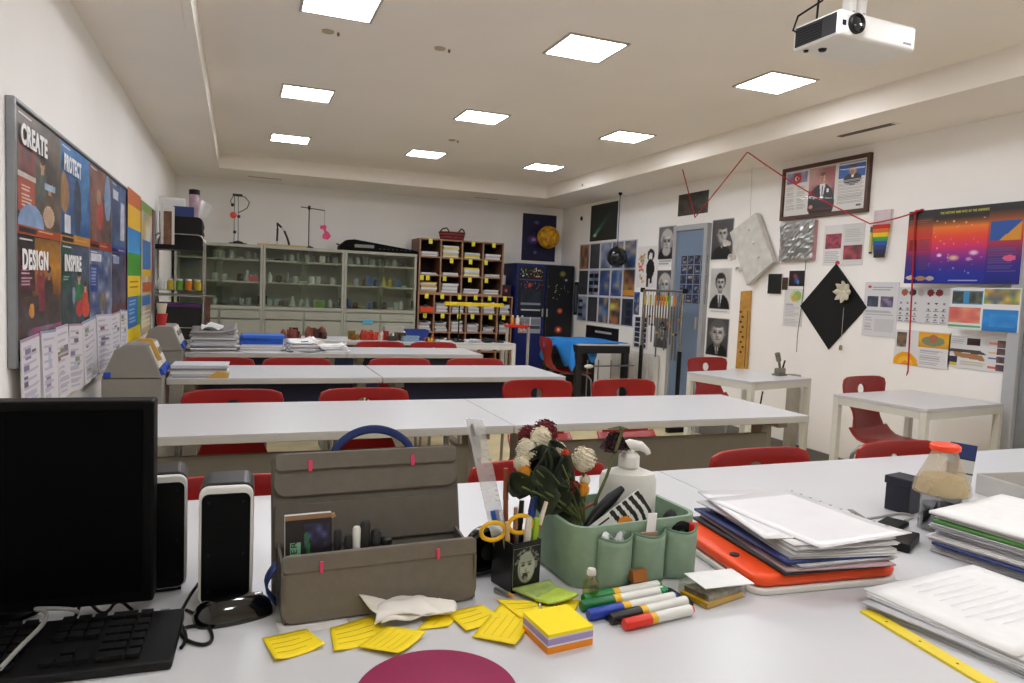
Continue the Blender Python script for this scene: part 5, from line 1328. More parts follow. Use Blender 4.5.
# ------------------------------------------------------------------ pencil cup
cx, cy = .447, 1.085
t = thing('pencil_cup', 'black square pencil cup printed with laughing man portrait', 'cup', (cx, cy, T), rz=math.radians(14))
b = B(); h = .083; s_ = .0295
b.box(-s_, s_, -s_, s_, 0, .003).box(-s_, -s_+.002, -s_, s_, .003, h).box(s_-.002, s_, -s_, s_, .003, h).box(-s_+.002, s_-.002, -s_, -s_+.002, .003, h).box(-s_+.002, s_-.002, s_-.002, s_, .003, h)
b.build('cup_body', mat('cup_black', '#0b0b0c', .3), t)
cv = Cv(64, 78, '#0b0b0c')
for i in range(60):
    a = PI*(1.0+1.0*random.random()); r_ = random.uniform(.3, .46)
    cv.ell(.52+r_*math.cos(a), .42+.42*r_/.46*math.sin(a), .035, .03, random.choice(['#6a6c64', '#4a4b45', '#8a8c84']))
cv.ell(.87, .5, .05, .09, '#84877e').ell(.5, .52, .33, .40, '#a2a59b').ell(.36, .6, .16, .26, '#8c8f86').ell(.53, .5, .27, .33, '#b0b3a9').ell(.5, .3, .26, .12, '#999c92')
for x in (.37, .62): cv.ell(x, .45, .085, .04, '#6c6e66').ell(x, .45, .035, .03, '#1c1c1a').rect(x-.09, .375, x+.08, .395, '#4a4b45')
cv.ell(.47, .58, .06, .05, '#9a9d93').rect(.43, .61, .53, .625, '#5c5e56').rect(.33, .65, .62, .68, '#4e504a').ell(.46, .75, .11, .085, '#1c1816').ell(.47, .79, .065, .05, '#8a7672').ell(.48, .87, .12, .04, '#8c8f86')
cv.blur(1)
link('portrait_print', sheet_mesh(cv, .054, .066, .0006), print_mat(), t, (0, -s_-.0002, .008))
def pen(name, label, col, x, y, tipz, lean, r=.004, cat='pen', capc=None):
    base = Vector((x, y, T+.0045)); tip = Vector((x+lean[0], y+lean[1], tipz))
    q = thing(name, label, cat, base)
    v = tip-base
    B().tube([(0, 0, 0), v*.72], r, 8).build('barrel', mat('pen_'+col[1:], col, .4), q, smooth=True)
    B().tube([v*.72, v], [r*1.15, r*.9], 8).build('cap', mat('pen_'+(capc or col)[1:], capc or col, .4), q, smooth=True)
pen('pencil', 'brown pencil in black cup behind the yellow scissors', '#8a4a2a', cx-.012, cy+.014, .945, (-.004, .01), .0045, 'pencil', '#8a4a2a')
pen('pen', 'blue pen in black cup leaning right', '#1c3ca0', cx+.01, cy+.012, .91, (.03, .012))
pen('pen', 'dark blue capped marker in black cup', '#24449a', cx+.014, cy-.004, .895, (.022, .02), .006)
pen('pen', 'red pen in black cup leaning far right', '#c03a20', cx+.006, cy-.012, .89, (.045, .01), .004, 'pen', '#d8d0c0')
pen('pen', 'white correction pen in black cup', '#d0ccc0', cx+.008, cy-.016, .87, (.006, .0), .006)
pen('pen', 'lime green highlighter in black cup', '#9ac030', cx+.02, cy-.012, .865, (.012, .004), .006)
pen('pencil', 'dark red pencil in black cup, centre', '#7a2a24', cx-.004, cy-.008, .885, (-.002, .004), .004, 'pencil', '#a87a5a')
pen('pen', 'black pen in black cup by the highlighter', '#141416', cx+.002, cy+.004, .89, (.01, .01), .005)
pen('pencil', 'tan wooden pencil in black cup leaning left', '#b08a5a', cx-.014, cy-.014, .865, (-.012, -.002), .004, 'pencil', '#c8a878')
# scissors
t = thing('scissors', 'scissors with yellow handles standing in black cup', 'scissors', (cx-.01, cy-.012, T+.004))
m_yel = mat('scissor_yellow', '#e0b018', .35)
for k in (-1, 1):
    cxx = -.014+k*.024
    P = [Vector((cxx+.021*math.cos(a), 0, .1+.015*math.sin(a)+k*.004)) for a in [2*PI*i/18 for i in range(19)]]
    B().tube(P, .0038, 8).build('handle_loop', m_yel, t, smooth=True)
    B().bar((k*.003, 0, .0), (cxx*.5, 0, .09), .006, .002).build('blade', m_chrome, t)
# clear ruler
p0 = Vector((cx-.006, cy+.012, T+.004)); p1 = ay(474, 419, 1.10)
t = thing('clear_ruler', 'long clear plastic ruler leaning out of black cup', 'ruler', p0)
v = p1-p0
b = B(); side = Vector((.0135, -.005, 0)); nrm = v.cross(side).normalized()*.0015
b._add([-side-nrm, side-nrm, side+nrm, -side+nrm, v-side-nrm, v+side-nrm, v+side+nrm, v-side+nrm], [(0,1,2,3),(7,6,5,4),(0,4,5,1),(1,5,6,2),(2,6,7,3),(3,7,4,0)])
b.build('blade', frosted('clear_plastic', '#d6d9dd', .34, .2), t)
for i in range(20):
    f = .35+.62*i/20; q = v*f+side*.95-nrm*1.1
    B().bar(q, q-side*(.35 if i % 5 else .6), .0012, .0006).build('graduation', mat('ruler_ink', '#5a5c62', .5), t)
B().bar(v*.97-side*.4-nrm*1.2, v*.9-side*.4-nrm*1.2, .006, .001).build('hole_sticker', m_chrome, t)
B().bar(v*.36, v*.44, .014, .004).build('blue_tape', mat('tape_blue', '#2a58b0', .4), t)
# tape dispenser beside the cup
t = thing('tape_dispenser', 'glossy black round tape dispenser between bag and cup', 'tape dispenser', (.413, 1.148, T), rz=math.radians(10))
b = B(); b.X = Matrix.Translation((0, 0, .042)) @ Matrix.Rotation(PI/2, 4, 'X'); b.lathe([(.012, -.014), (.036, -.014), (.04, -.008), (.04, .008), (.036, .014), (.012, .014)], n=32); b.build('disc_body', m_gl, t, smooth=True)
B().box(-.03, .03, -.016, .016, 0, .012).build('base', m_gl, t, bevel=.003)
b = B(); b.X = Matrix.Translation((0, 0, .042)) @ Matrix.Rotation(PI/2, 4, 'X'); b.lathe([(.011, .0145), (.016, .016), (.011, .017), (.003, .016)], n=18); b.build('hub', m_topdark, t, smooth=True)
t = thing('tooth_comb_strip', 'teal and white toothed comb strip lying behind tape dispenser', 'comb', (.41, 1.2, T))
B().box(-.035, .035, -.006, .006, .03, .036).build('spine', mat('teal', '#6fa8a0', .5), t); 
for i in range(12): B().box(-.033+i*.006, -.0295+i*.006, -.004, .004, 0, .03).build('tooth', m_sock, t)
# ------------------------------------------------------------------ green fabric basket
m_green = mat('green_fabric', '#87a089', .85, vary=.06, scale=50, bump=.06)
m_green2 = mat('green_lining', '#5f7c62', .85, vary=.06, scale=50)
gx, gy, grz = .65, 1.118, math.radians(4)
t = thing('fabric_basket', 'sage green fabric basket with three front pockets', 'basket', (gx, gy, T), rz=grz)
GW, GD, GH = .129, .085, .106
def ring(z, k, n=8):
    return [(u*k, v*k) for u, v in rrect(2*GW, 2*GD, .03, n)]
b = B(); out = [ring(0, .93), ring(.01, .96), ring(.05, .99), ring(GH-.012, 1.0), ring(GH, 1.0), ring(GH, .955), ring(.012, .92)]
zs = [0, .008, .05, GH-.012, GH, GH, .008]
k = len(out[0]); vs = [(x, y, z) for rg, z in zip(out, zs) for x, y in rg]
fs = [(i*k+j, i*k+(j+1) % k, (i+1)*k+(j+1) % k, (i+1)*k+j) for i in range(len(out)-1) for j in range(k)]
fs += [tuple(range(k))[::-1], tuple((len(out)-1)*k+j for j in range(k))]
b._add(vs, fs); b.build('basket_body', m_green, t, smooth=True)
b = B(); ro, ri = ring(0, 1.012), ring(0, .95)
vs = [(x, y, GH-.012) for x, y in ro]+[(x, y, GH+.003) for x, y in ro]+[(x, y, GH+.003) for x, y in ri]+[(x, y, GH-.006) for x, y in ri]
fs = [(i*k+j, i*k+(j+1) % k, ((i+1) % 4)*k+(j+1) % k, ((i+1) % 4)*k+j) for i in range(4) for j in range(k)]
b._add(vs, fs); b.build('rim_binding', m_green, t, smooth=True)
for i in range(3):
    x0 = -.052+.07*i
    def pk(a, c, x0=x0):
        x = x0+(a-.5)*.068
        return (x, -GD-.002-.022*math.sin(PI*a)**.7*(.7+.3*c), .003+.088*c-.005*math.sin(PI*a)*c)
    pc = B().grid(pk, 14, 8).build('pocket', m_green, t, smooth=True, solid=.003)
    B().tube([Vector(pk(a/14, 1)) for a in range(15)], .0022, 6).build('pocket_hem', m_green2, pc, smooth=True)
def inb(x, y, z=.009):
    return Matrix.Translation((gx, gy, T)) @ Matrix.Rotation(grz, 4, 'Z') @ Vector((x, y, z))
# items in the pockets
t = thing('plastic_bag_bit', 'crumpled clear wrapper in left pocket of green basket', 'wrapper', inb(-.06, -GD-.009, .06))
B().grid(lambda a, c: ((a-.5)*.045, .006*math.sin(a*11)*math.sin(c*7), .035*c+.006*math.sin(a*9)), 10, 6).build('film', mat('film_white', '#c9cdd0', .25), t, solid=.0008)
t = thing('paper_tag', 'tall white paper strip standing in middle pocket of green basket', 'paper', inb(.012, -GD-.009, .03))
B().box(-.009, .009, -.0008, .0008, 0, .095).build('strip', m_paper, t, rot=(0, .06, 0)); B().box(-.016, .016, -.003, .001, 0, .062).build('card', mat('card_tan', '#a88a78', .6), t)
t = thing('tape_roll', 'black tape roll in right pocket of green basket', 'tape', inb(.089, -GD-.007, .05), rz=grz)
b = B(); b.X = Matrix.Rotation(PI/2, 4, 'X') @ Matrix.Translation((0, .027, -.004)); b.lathe([(.011, -.0035), (.024, -.0035), (.024, .0035), (.011, .0035), (.011, -.0035)], n=28, caps=False); b.build('roll', m_blk, t, smooth=True)
t = thing('glue_stick', 'small red and white glue stick in right pocket of basket', 'glue stick', inb(.108, -GD-.0045, .05), rz=grz)
B().cyl((0, 0, 0), (0, 0, .028), .006, n=12).build('tube', mm['white'], t, smooth=True); B().cyl((0, 0, .028), (0, 0, .046), .0065, n=12).build('cap', mat('bright_red', '#d01a14', .4), t, smooth=True)
# white pump bottle
t = thing('pump_bottle', 'white lotion pump bottle standing in green basket', 'bottle', inb(.05, .03), rz=math.radians(-18))
m_pb = mat('bottle_white', '#dcdcd6', .3, vary=.01)
B().lathe([(.05, 0), (.053, .006), (.055, .09), (.055, .14), (.05, .154), (.024, .163), (.019, .166)], n=32, sy=.58).build('bottle_body', m_pb, t, smooth=True)
B().lathe([(.02, .166), (.02, .186), (.014, .192), (.01, .192), (.01, .2)], n=20).build('pump_collar', m_pb, t, smooth=True)
B().tube([(-.012, 0, .203), (0, 0, .206), (.022, 0, .205), (.034, 0, .196), (.037, 0, .19)], [.009, .012, .009, .006, .005], 10).build('pump_nozzle', m_pb, t, smooth=True)
cv = Cv(24, 16, '#c8ccd4'); cv.rect(.1, .2, .9, .3, '#8a90a8').lines(.1, .4, .9, .9, 4, '#aab0c0')
link('bottle_print', sheet_mesh(cv, .05, .035, .0006, curl=lambda u, v: .02*(u-.5)**2*2), print_mat(), t, (0, -.0312, .07), rz=0)
# packets in the basket
t = thing('zebra_packet', 'black and white zebra striped packet with orange blob in basket', 'packet', inb(.012, -.055, .06), rz=grz, rot=(math.radians(-18), math.radians(-30), grz))
cv = Cv(70, 44, '#d8d8d4')
for i in range(6): cv.poly([(.38+i*.13, 0), (.46+i*.13, 0), (.5+i*.13, .45), (.42+i*.13, 1), (.35+i*.13, 1), (.43+i*.13, .5)], '#141414')
cv.ell(.5, .5, .14, .2, '#e08a20').ell(.42, .7, .12, .15, '#b04a20').rect(0, .55, .3, 1, '#8a8c90').lines(0, .1, .36, .16, 1, '#1c1c1c')
link('packet_body', sheet_mesh(cv, .115, .07, .006), print_mat(), t, (0, 0, .002))
t = thing('hair_brush', 'black brush lying diagonally in the green basket', 'brush', inb(-.05, -.03, .02))
B().tube([(-.03, 0, .06), (.0, .012, .085), (.035, .02, .11), (.06, .026, .125)], [.006, .010, .011, .006], 10).build('brush_body', m_blk, t, smooth=True)
B().tube([(-.03, 0, .06), (-.045, -.005, .0)], [.007, .006], 8).build('handle', m_blk, t, smooth=True)
tag(B().box(-.03, .03, -.004, .004, 0, .1).build('grey_card', mat('grey_card', '#9a9aa0', .6), loc=inb(.078, .068), rot=(0, .2, .07)), 'grey card tucked in the right of the green basket', 'card')
tag(B().ball((0, 0, .05), (.022, .018, .05), 14).build('dark_pouch', m_blk, loc=inb(.096, -.045), smooth=True), 'dark lump of black cloth at right inside green basket', 'pouch')
tag(B().tube([(-.05, 0, .06), (-.03, .004, .1), (-.01, .008, .108), (.005, .01, .098), (-.005, .004, .08)], .003, 8).build('red_wire', mat('wire_brown', '#8a3a20', .5), loc=inb(-.03, .0), smooth=True), 'curly reddish wire at left inside green basket', 'wire')
# ------------------------------------------------------------------ dried flowers
m_stem = mat('stem_green', '#5a6238', .8)
m_leaf = mat('leaf_dark', '#2c3626', .7, vary=.25, scale=30)
m_cream = mat('flower_cream', '#e6dfca', .8, vary=.12, scale=60)
m_or = mat('flower_orange', '#e09a20', .7, vary=.2, scale=50)
m_dr = mat('flower_darkred', '#6a141c', .8, vary=.25, scale=50)
def puff(b, c, r, n=110):
    for i in range(n):
        z = 1-2*(i+.5)/n; a = i*2.399
        q = math.sqrt(1-z*z)
        d = Vector((q*math.cos(a), q*math.sin(a), z))
        s = d.cross(Vector((.3, .2, .9))).normalized()*r*.3; u = d.cross(s).normalized()*r*.3
        p = Vector(c)+d*r*random.uniform(.7, .8); e = Vector(c)+d*r*random.uniform(.92, 1.08)
        b._add([p-s*.6, p+s*.6, e+s*.8+u*.3, e+u*.9, e-s*.8+u*.3], [(0, 1, 2, 3, 4)])
    b.ball(c, r*.86, 12)
def fl(px, py, y): return ay(px, py, y)
def flower(name, label, px, py, y, r, m, foot, cat='flower'):
    c = fl(px, py, y)
    t = thing(name, label, cat, foot, group='dried flowers in the green basket')
    o = Vector(foot)
    B().tube([(0, 0, 0), (c-o)*.5+Vector((.01, 0, 0)), (c-o)], .0022, 6).build('stem', m_stem, t, smooth=True)
    b = B(); puff(b, c-o, r); b.build('bloom', m, t)
    return t
ft = lambda i: inb(-.085+.006*(i % 4), -.01+.012*(i//4), .085)
flower('dried_flower', 'cream dried flower, topmost of the left bunch', 541, 437, 1.13, .019, m_cream, ft(0))
flower('dried_flower', 'cream dried flower, left side of the bunch', 527, 449, 1.12, .019, m_cream, ft(1))
flower('dried_flower', 'cream dried flower lowest at the left of bunch', 522, 463, 1.11, .015, m_cream, ft(2))
flower('dried_flower', 'small cream flower with orange edge right of the bunch top', 557, 449, 1.12, .015, m_cream, ft(3))
flower('dried_flower', 'largest cream dried flower standing alone right of the bunch', 584, 459, 1.12, .022, m_cream, ft(4))
flower('dried_flower', 'dark red carnation behind the cream flowers', 545, 432, 1.16, .024, m_dr, ft(5))
flower('dried_flower', 'dark red flower left behind cream flowers', 528, 436, 1.17, .02, m_dr, ft(6))
flower('dried_flower', 'small orange flower low at left of the bunch', 524, 471, 1.10, .012, m_or, ft(7))
flower('dried_flower', 'small orange red flower at right of bunch top', 564, 453, 1.11, .010, mat('flower_red', '#d0481c', .7, vary=.2), ft(8))
flower('dried_flower', 'orange flower below the large cream flower', 583, 489, 1.10, .012, m_or, ft(9))
flower('dried_flower', 'small white flower below the large cream flower', 585, 480, 1.12, .010, m_cream, ft(10))
flower('dried_flower', 'rust coloured small flower right of the leaves', 574, 486, 1.1, .011, mat('flower_rust', '#8a3a20', .7, vary=.2), ft(3))
t = thing('leafy_sprig', 'bunch of dark green dried leaves under the flowers', 'leaves', inb(-.088, -.03))
o = inb(-.088, -.03)
for (px, py, y, sx, sz, rz_) in ((536, 470, 1.095, .03, .045, .3), (552, 475, 1.09, .03, .05, -.2), (562, 465, 1.10, .026, .05, -.5), (522, 487, 1.085, .03, .022, 1.0), (545, 492, 1.08, .045, .024, 1.4), (556, 500, 1.085, .03, .03, 1.0), (530, 478, 1.1, .026, .04, .6), (566, 480, 1.095, .024, .045, -.2), (570, 505, 1.09, .022, .035, .1)):
    c = fl(px, py, y)-o
    b = B(); b.X = Matrix.Translation(c) @ Matrix.Rotation(rz_, 4, 'Y') @ Matrix.Rotation(random.uniform(-.4, .4), 4, 'Z')
    b.grid(lambda a, q: ((a-.5)*2*sx*math.sin(PI*(.04+.92*q))**.8, .012*math.cos((a-.5)*3)+.012*math.sin(q*4), (q-.5)*2*sz), 8, 10)
    b.build('leaf', m_leaf, t, solid=.0012, smooth=True)
    B().tube([(.012, .02, .085), c*.7+Vector((.004, .006, .03)), c], .002, 6).build('leaf_stem', m_stem, t)
t = thing('dried_rose', 'drooping dark dried rose on a long stem behind pump bottle', 'flower', inb(-.035, .0))
o = inb(-.035, .0)
P = [fl(596, 500, 1.12)-o, fl(606, 478, 1.12)-o, fl(615, 453, 1.13)-o, fl(622, 432, 1.13)-o, fl(620, 427, 1.13)-o]
B().tube([Vector((0, 0, 0))]+P, .003, 7).build('stem', m_stem, t, smooth=True)
b = B(); c = fl(615, 440, 1.15)-o
for i in range(22):
    a = i*2.399; r = .008+.0008*i
    b.X = Matrix.Translation(c+Vector((r*.9*math.cos(a), r*.7*math.sin(a), -.004-.0009*i+.012))) @ Matrix.Rotation(a, 4, 'Z') @ Matrix.Rotation(.9, 4, 'Y')
    b.grid(lambda u, v: ((u-.5)*.022, (v-.5)*.024, -.004*math.cos((u-.5)*3)*math.cos((v-.5)*3)), 3, 3)
b.X = Matrix.Identity(4)
b.build('bloom', mat('rose_dark', '#2c0a10', .8, vary=.3, scale=60), t, solid=.001)
for i in range(5):
    q = fl(618+5*(i-2), 427+abs(i-2), 1.13)-o
    B().tube([P[-1], q], [.0025, .001], 5).build('sepal', m_stem, t)
# ------------------------------------------------------------------ small things in front of the basket
t = thing('glass_vial', 'small clear glass vial with stopper before green basket', 'vial', tz(590, 602, 0))
B().lathe([(.012, 0), (.0135, .002), (.0135, .034), (.007, .040), (.007, .046)], n=18).build('vial_body', clear('vial_glass', '#ece4b8', .15, .08), t, smooth=True)
B().lathe([(.008, .001), (.009, .002), (.009, .012)], n=14).build('liquid', mat('vial_amber', '#8a7a30', .2), t, smooth=True)
B().lathe([(.0078, .046), (.0078, .052), (.006, .056)], n=14).build('stopper', m_sock, t, smooth=True)
t = thing('binder_clip', 'small copper binder clip standing before green basket', 'binder clip', tz(637, 590, 0), rz=.1)
B().prism([(-.009, .018), (.009, .018), (.004, .036), (-.004, .036)], -.014, .014, 'x').build('clip_body', mat('copper', '#b0703a', .35, metal=.5), t)
for k in (-1, 1): B().tube([(-.007, k*.004, .016), (-.005, k*.005, .0), (.005, k*.005, .0), (.007, k*.004, .016)], .0011, 6).build('wire_arm', m_chrome, t)
t = thing('flat_pouch', 'flat black pouch lying under the markers', 'pouch', tz(640, 604, 0), rz=math.radians(4))
B().prism(rrect(.17, .075, .012, 5), 0, .0025, 'z').build('pouch_body', mat('pouch_black', '#1b1a1c', .7), t); B().box(-.07, .07, .024, .027, .0026, .004).build('zip', m_grey, t)
tag(B().lathe([(.0085, 0), (.0095, .002), (.0095, .012), (.007, .0145)], n=16).build('green_cap', mat('cap_green', '#1f8a50', .4), loc=(*tz(662, 597, 0)[:2], T+.003), smooth=True), 'small green bottle cap by right foot of basket', 'cap')
def flat_sheet(name, label, cat, corners, z, m, th=.0006, bend=.0, group=None, lines=0, ink=None, n=8):
    P = [az(px, py, T) for px, py in corners]     # order around the sheet
    c = sum(P, Vector())/4; c.z = T+z
    Q = [p-c for p in P]
    def f(a, q):
        v = Q[0].lerp(Q[1], a).lerp(Q[3].lerp(Q[2], a), q)
        return (v.x, v.y, th/2+bend*(abs(a-.5)*2)**2*(q if bend > 0 else 1-q)*abs(1))
    t = thing(name, label, cat, c, group=group)
    B().grid(f, n, n).build('sheet', m, t, solid=th, smooth=True)
    for i in range(lines):
        q = (i+1)/(lines+1.2); e = random.uniform(.7, .92)
        a0, a1 = Vector(f(.1, q)), Vector(f(e, q))
        am = Vector(f((.1+e)/2, q))
        B().tube([v+Vector((0, 0, th*.5+.0005+.0002)) for v in (a0, am, a1)], .00032, 4).build('ink_line', ink or mat('pencil_ink', '#b39a20', .7), t)
    return t
m_sy = mat('sticky_yellow', '#f2d60e', .6, vary=.02)
G = 'handwritten yellow sticky notes on the desk'
flat_sheet('sticky_note', 'yellow sticky note lying alone at left on the desk', 'sticky note', [(262, 639), (306, 629.5), (325, 648), (275, 664)], .0005, m_sy, .001, .006, G, 4)
flat_sheet('sticky_note', 'yellow sticky note nearest the magenta disc, in front of tissue', 'sticky note', [(358, 650), (386, 629), (426, 637), (398, 659)], .004, m_sy, .001, .004, G, 5)
flat_sheet('sticky_note', 'yellow sticky note under the others left of the tissue', 'sticky note', [(330, 629), (372, 616), (392, 640), (334, 654)], .0005, m_sy, .001, .004, G, 4)
flat_sheet('sticky_note', 'yellow sticky note partly under the right side of tissue', 'sticky note', [(416, 631), (438, 609), (462, 614), (448, 628)], .0005, m_sy, .001, .002, G, 1)
flat_sheet('sticky_note', 'yellow sticky note right of tissue, left of the overlapping pair', 'sticky note', [(446, 614), (482, 606), (500, 620), (466, 634)], .0018, m_sy, .001, .003, G, 3)
flat_sheet('sticky_note', 'large yellow sticky note at right, frontmost of its group', 'sticky note', [(472, 639), (500, 606), (541, 610), (515, 649)], .0032, m_sy, .001, .003, G, 4)
flat_sheet('sticky_note', 'yellow sticky note right of the others below the green packets', 'sticky note', [(496, 602), (530, 604), (556, 612), (520, 622)], .0046, m_sy, .001, .002, G, 2)
flat_sheet('sticky_note', 'yellow sticky note behind the note block, under the small bag', 'sticky note', [(553, 596), (580, 601), (575, 612), (545, 610)], .0006, m_sy, .001, .002, G, 1)
flat_sheet('desk_paper', 'faint white slip lying flat before the grey bag', 'paper slip', [(276, 623), (345, 617), (350, 626), (280, 636)], .0, m_paper, .0004)
# tissue
P0 = az(409, 616, T)
t = thing('tissue', 'crumpled white cloth tissue lying before the grey bag', 'tissue', (P0.x, P0.y, T+.008), rz=math.radians(5))
B().grid(lambda a, c: ((a-.5)*.125+.008*math.sin(c*5), (c-.5)*.06+.006*math.sin(a*6), .002+.012*abs(math.sin(a*5.2+c*2.0))*(.4+.6*c)+.010*c*(1-a)+.004*math.sin(c*9+a*4)), 26, 16).build('cloth', mat('tissue_white', '#ddd9d0', .9, vary=.03), t, solid=.0015, smooth=True)
B().grid(lambda a, c: ((a-.5)*.11+.004, (c-.5)*.04-.012, .004+.015*math.sin(a*3.0+.4)*c+.003*math.sin(a*12)), 20, 8).build('fold', mat('tissue_white'), t, solid=.0015, smooth=True)
# green packets
flat_sheet('tea_packet', 'pale green packet with leaf print beside the pencil cup', 'packet', [(512, 594), (550, 585), (557, 596), (536, 606)], .006, mat('packet_green', '#a9bf6a', .4, vary=.25, scale=40), .004, .003)
flat_sheet('tea_packet', 'bright green packet lying right of the pale packet', 'packet', [(535, 607), (556, 594), (578, 603), (548, 612)], .010, mat('packet_lime', '#b6cf4c', .4, vary=.15, scale=40), .004, .002)
t = thing('ballpoint_pen', 'thin grey pen with orange tip lying before the pencil cup', 'pen', tz(495, 592, .006))
v = Vector(tz(514, 600, .006))-Vector(tz(495, 592, .006))
B().tube([(0, 0, 0), v*.75], .0035, 8).build('barrel', m_chrome, t, smooth=True); B().tube([v*.75, v], [.0035, .0012], 8).build('tip', m_or, t, smooth=True)
t = thing('clip_ring', 'small metal ring clip behind the sticky note block', 'ring', tz(548, 610, .006))
B().tube([(.014*math.cos(2*PI*i/16), .009*math.sin(2*PI*i/16), .004*math.sin(2*PI*i/16)) for i in range(17)], .0022, 6).build('ring', m_chrome, t, smooth=True)
# sticky note block
c0 = (az(547, 655)+az(591, 645))/2; e1 = (az(591, 645)-az(547, 655)).normalized()
ang = math.atan2(e1.y, e1.x)
t = thing('note_block', 'sticky note block of yellow, lilac and orange layers', 'note block', (.4375, .893, T), rz=ang)
B().box(-.037, .037, -.037, .037, 0, .0095).build('orange_layer', mat('note_orange', '#ef8d14', .6, vary=.03), t)
B().box(-.037, .037, -.037, .037, .0097, .012).build('white_layer', m_paper, t)
B().box(-.037, .037, -.037, .037, .0122, .021).build('lilac_layer', mat('note_lilac', '#a493c0', .6, vary=.03), t)
B().box(-.037, .037, -.037, .037, .0212, .0235).build('pink_layer', mat('note_pale', '#d8cfd0', .6), t)
B().box(-.037, .037, -.037, .037, .0237, .0285).build('yellow_layer', mat('note_yellow', '#f7df16', .6, vary=.02), t)
# markers
def marker(label, tip, end, col, cn):
    a = Vector(tz(*tip, .0095)); e = Vector(tz(*end, .0095))
    t = thing('whiteboard_marker', label, 'marker', a, group='whiteboard markers on the desk')
    v = e-a
    B().tube([(0, 0, 0), v*.02, v*.34, v*.36], [.0075, .009, .0095, .0092], 14).build('cap', mat('mk_'+cn, col, .35), t, smooth=True)
    B().tube([v*.362, v*.44], .0088, 14).build('yellow_band', m_yel, t, smooth=True)
    B().tube([v*.442, v*.96], .0086, 14).build('barrel', m_pb, t, smooth=True)
    B().tube([v*.961, v], [.0078, .006], 14).build('end_plug', mat('mk_'+cn), t, smooth=True)
marker('whiteboard marker with green cap, rearmost of the row', (583, 605), (660, 590), '#137a3a', 'green')
marker('whiteboard marker with dark green cap, second of the row', (581, 612), (665, 596), '#0f6a36', 'dkgreen')
marker('whiteboard marker with blue cap', (588, 621), (676, 602), '#1838a0', 'blue')
marker('whiteboard marker with black cap', (610, 625), (688, 606), '#141416', 'black')
marker('whiteboard marker with red cap, frontmost of the row', (624, 631), (692, 615), '#d8301c', 'red')
# magenta disc
t = thing('round_mouse_pad', 'round magenta mat at bottom edge of the desk', 'mat', (.235, .806, T))
B().lathe([(.099, 0), (.1, .001), (.1, .004), (.098, .005)], n=64).build('pad', mat('magenta_felt', '#8a1548', .7, vary=.05, scale=60), t, smooth=True)
# clear box with card
P = [az(678, 598), az(707, 612), az(747, 598), az(715, 580)]
c = sum(P, Vector())/4
e = (P[2]-P[1]); a_ = math.atan2(e.y, e.x)
t = thing('card_box', 'small clear plastic box with yellow print before green basket', 'box', (c.x, c.y, T), rz=a_)
B().box(-.05, .05, -.031, .031, 0.0005, .001).box(-.05, -.049, -.031, .031, .001, .026).box(.049, .05, -.031, .031, .001, .026).box(-.049, .049, -.031, -.03, .001, .026).box(-.049, .049, .03, .031, .001, .026).box(-.05, .05, -.031, .031, .026, .027).build('clear_case', clear('case_clear', '#f8f8f4', .06, .06), t)
B().box(-.047, .047, -.028, .028, .0012, .009).build('yellow_card', m_yel, t); B().box(-.04, .045, -.025, .026, .0095, .018).build('metal_bits', mat('bits', '#8a8272', .4, metal=.4, vary=.5, scale=90), t)
flat = B().box(-.045, .05, -.03, .034, 0, .0012)
tag(flat.build('white_card', m_paper, loc=(c.x+.012, c.y+.002, T+.0275), rz=a_-.3), 'white handwritten card lying on the clear plastic box', 'card')
# ------------------------------------------------------------------ orange case with paper pile
a0, a1, a2, a3 = az(688, 560), az(762, 601), az(888, 577), az(800, 520)
c = Vector((.985, 1.055, T)); rz_ = math.radians(-5)
t = thing('orange_case', 'orange and white laptop case under the paper pile', 'case', c, rz=rz_)
m_of = mat('orange_shell', '#ee4c10', .4, vary=.03)
B().prism(rrect(.31, .29, .03, 6), 0, .012, 'z').build('white_base', m_sock, t, bevel=.004, seg=3)
B().prism(rrect(.306, .286, .03, 6), .0125, .034, 'z').build('orange_lid', m_of, t, bevel=.01, seg=4)
B().lathe([(.009, .034), (.009, .0365), (.006, .0372)], c=(-.13, -.045, 0), n=20).build('round_badge', m_topdark, t, smooth=True)
zt = T+.0345
m_bl2 = mat('blue_folder', '#1b2f6c', .45); m_clr = mat('sleeve_plastic', '#e6e6e8', .2, vary=.02)
def sheetpile(name, label, loc, specs, rz, parts=None, cat='paper stack'):
    """specs: (w, d, thick, material, dx, dy, rz, lift)"""
    t = thing(name, label, cat, loc, rz=rz)
    z = 0
    fine = []
    for (w_, d_, th, m_, dx, dy, r_, lift, nm) in specs:
        n_ = max(1, int(round(th/.0024))) if nm == 'sheet_bundle' else 1
        for q_ in range(n_):
            j_ = (random.uniform(-.006, .006), random.uniform(-.006, .006), random.uniform(-.035, .035)) if q_ else (0, 0, 0)
            fine.append((w_, d_, th/n_, m_ if q_ % 3 != 1 else m_paper2, dx+j_[0], dy+j_[1], r_+j_[2], lift if q_ == n_-1 else 0, nm if n_ == 1 else 'sheet'))
    for (w_, d_, th, m_, dx, dy, r_, lift, nm) in fine:
        b = B()
        b.grid(lambda a, q: ((a-.5)*w_, (q-.5)*d_, th/2+lift*max(0, (1-q)-.55)**2*4*(a*.6+.4)+abs(lift)*.3*max(0, a-.7)**2*6), 10, 10)
        b.build(nm, m_, t, loc=(dx, dy, z), rz=r_, solid=th*.94, smooth=True)
        z += th
    return t, loc[2]+z
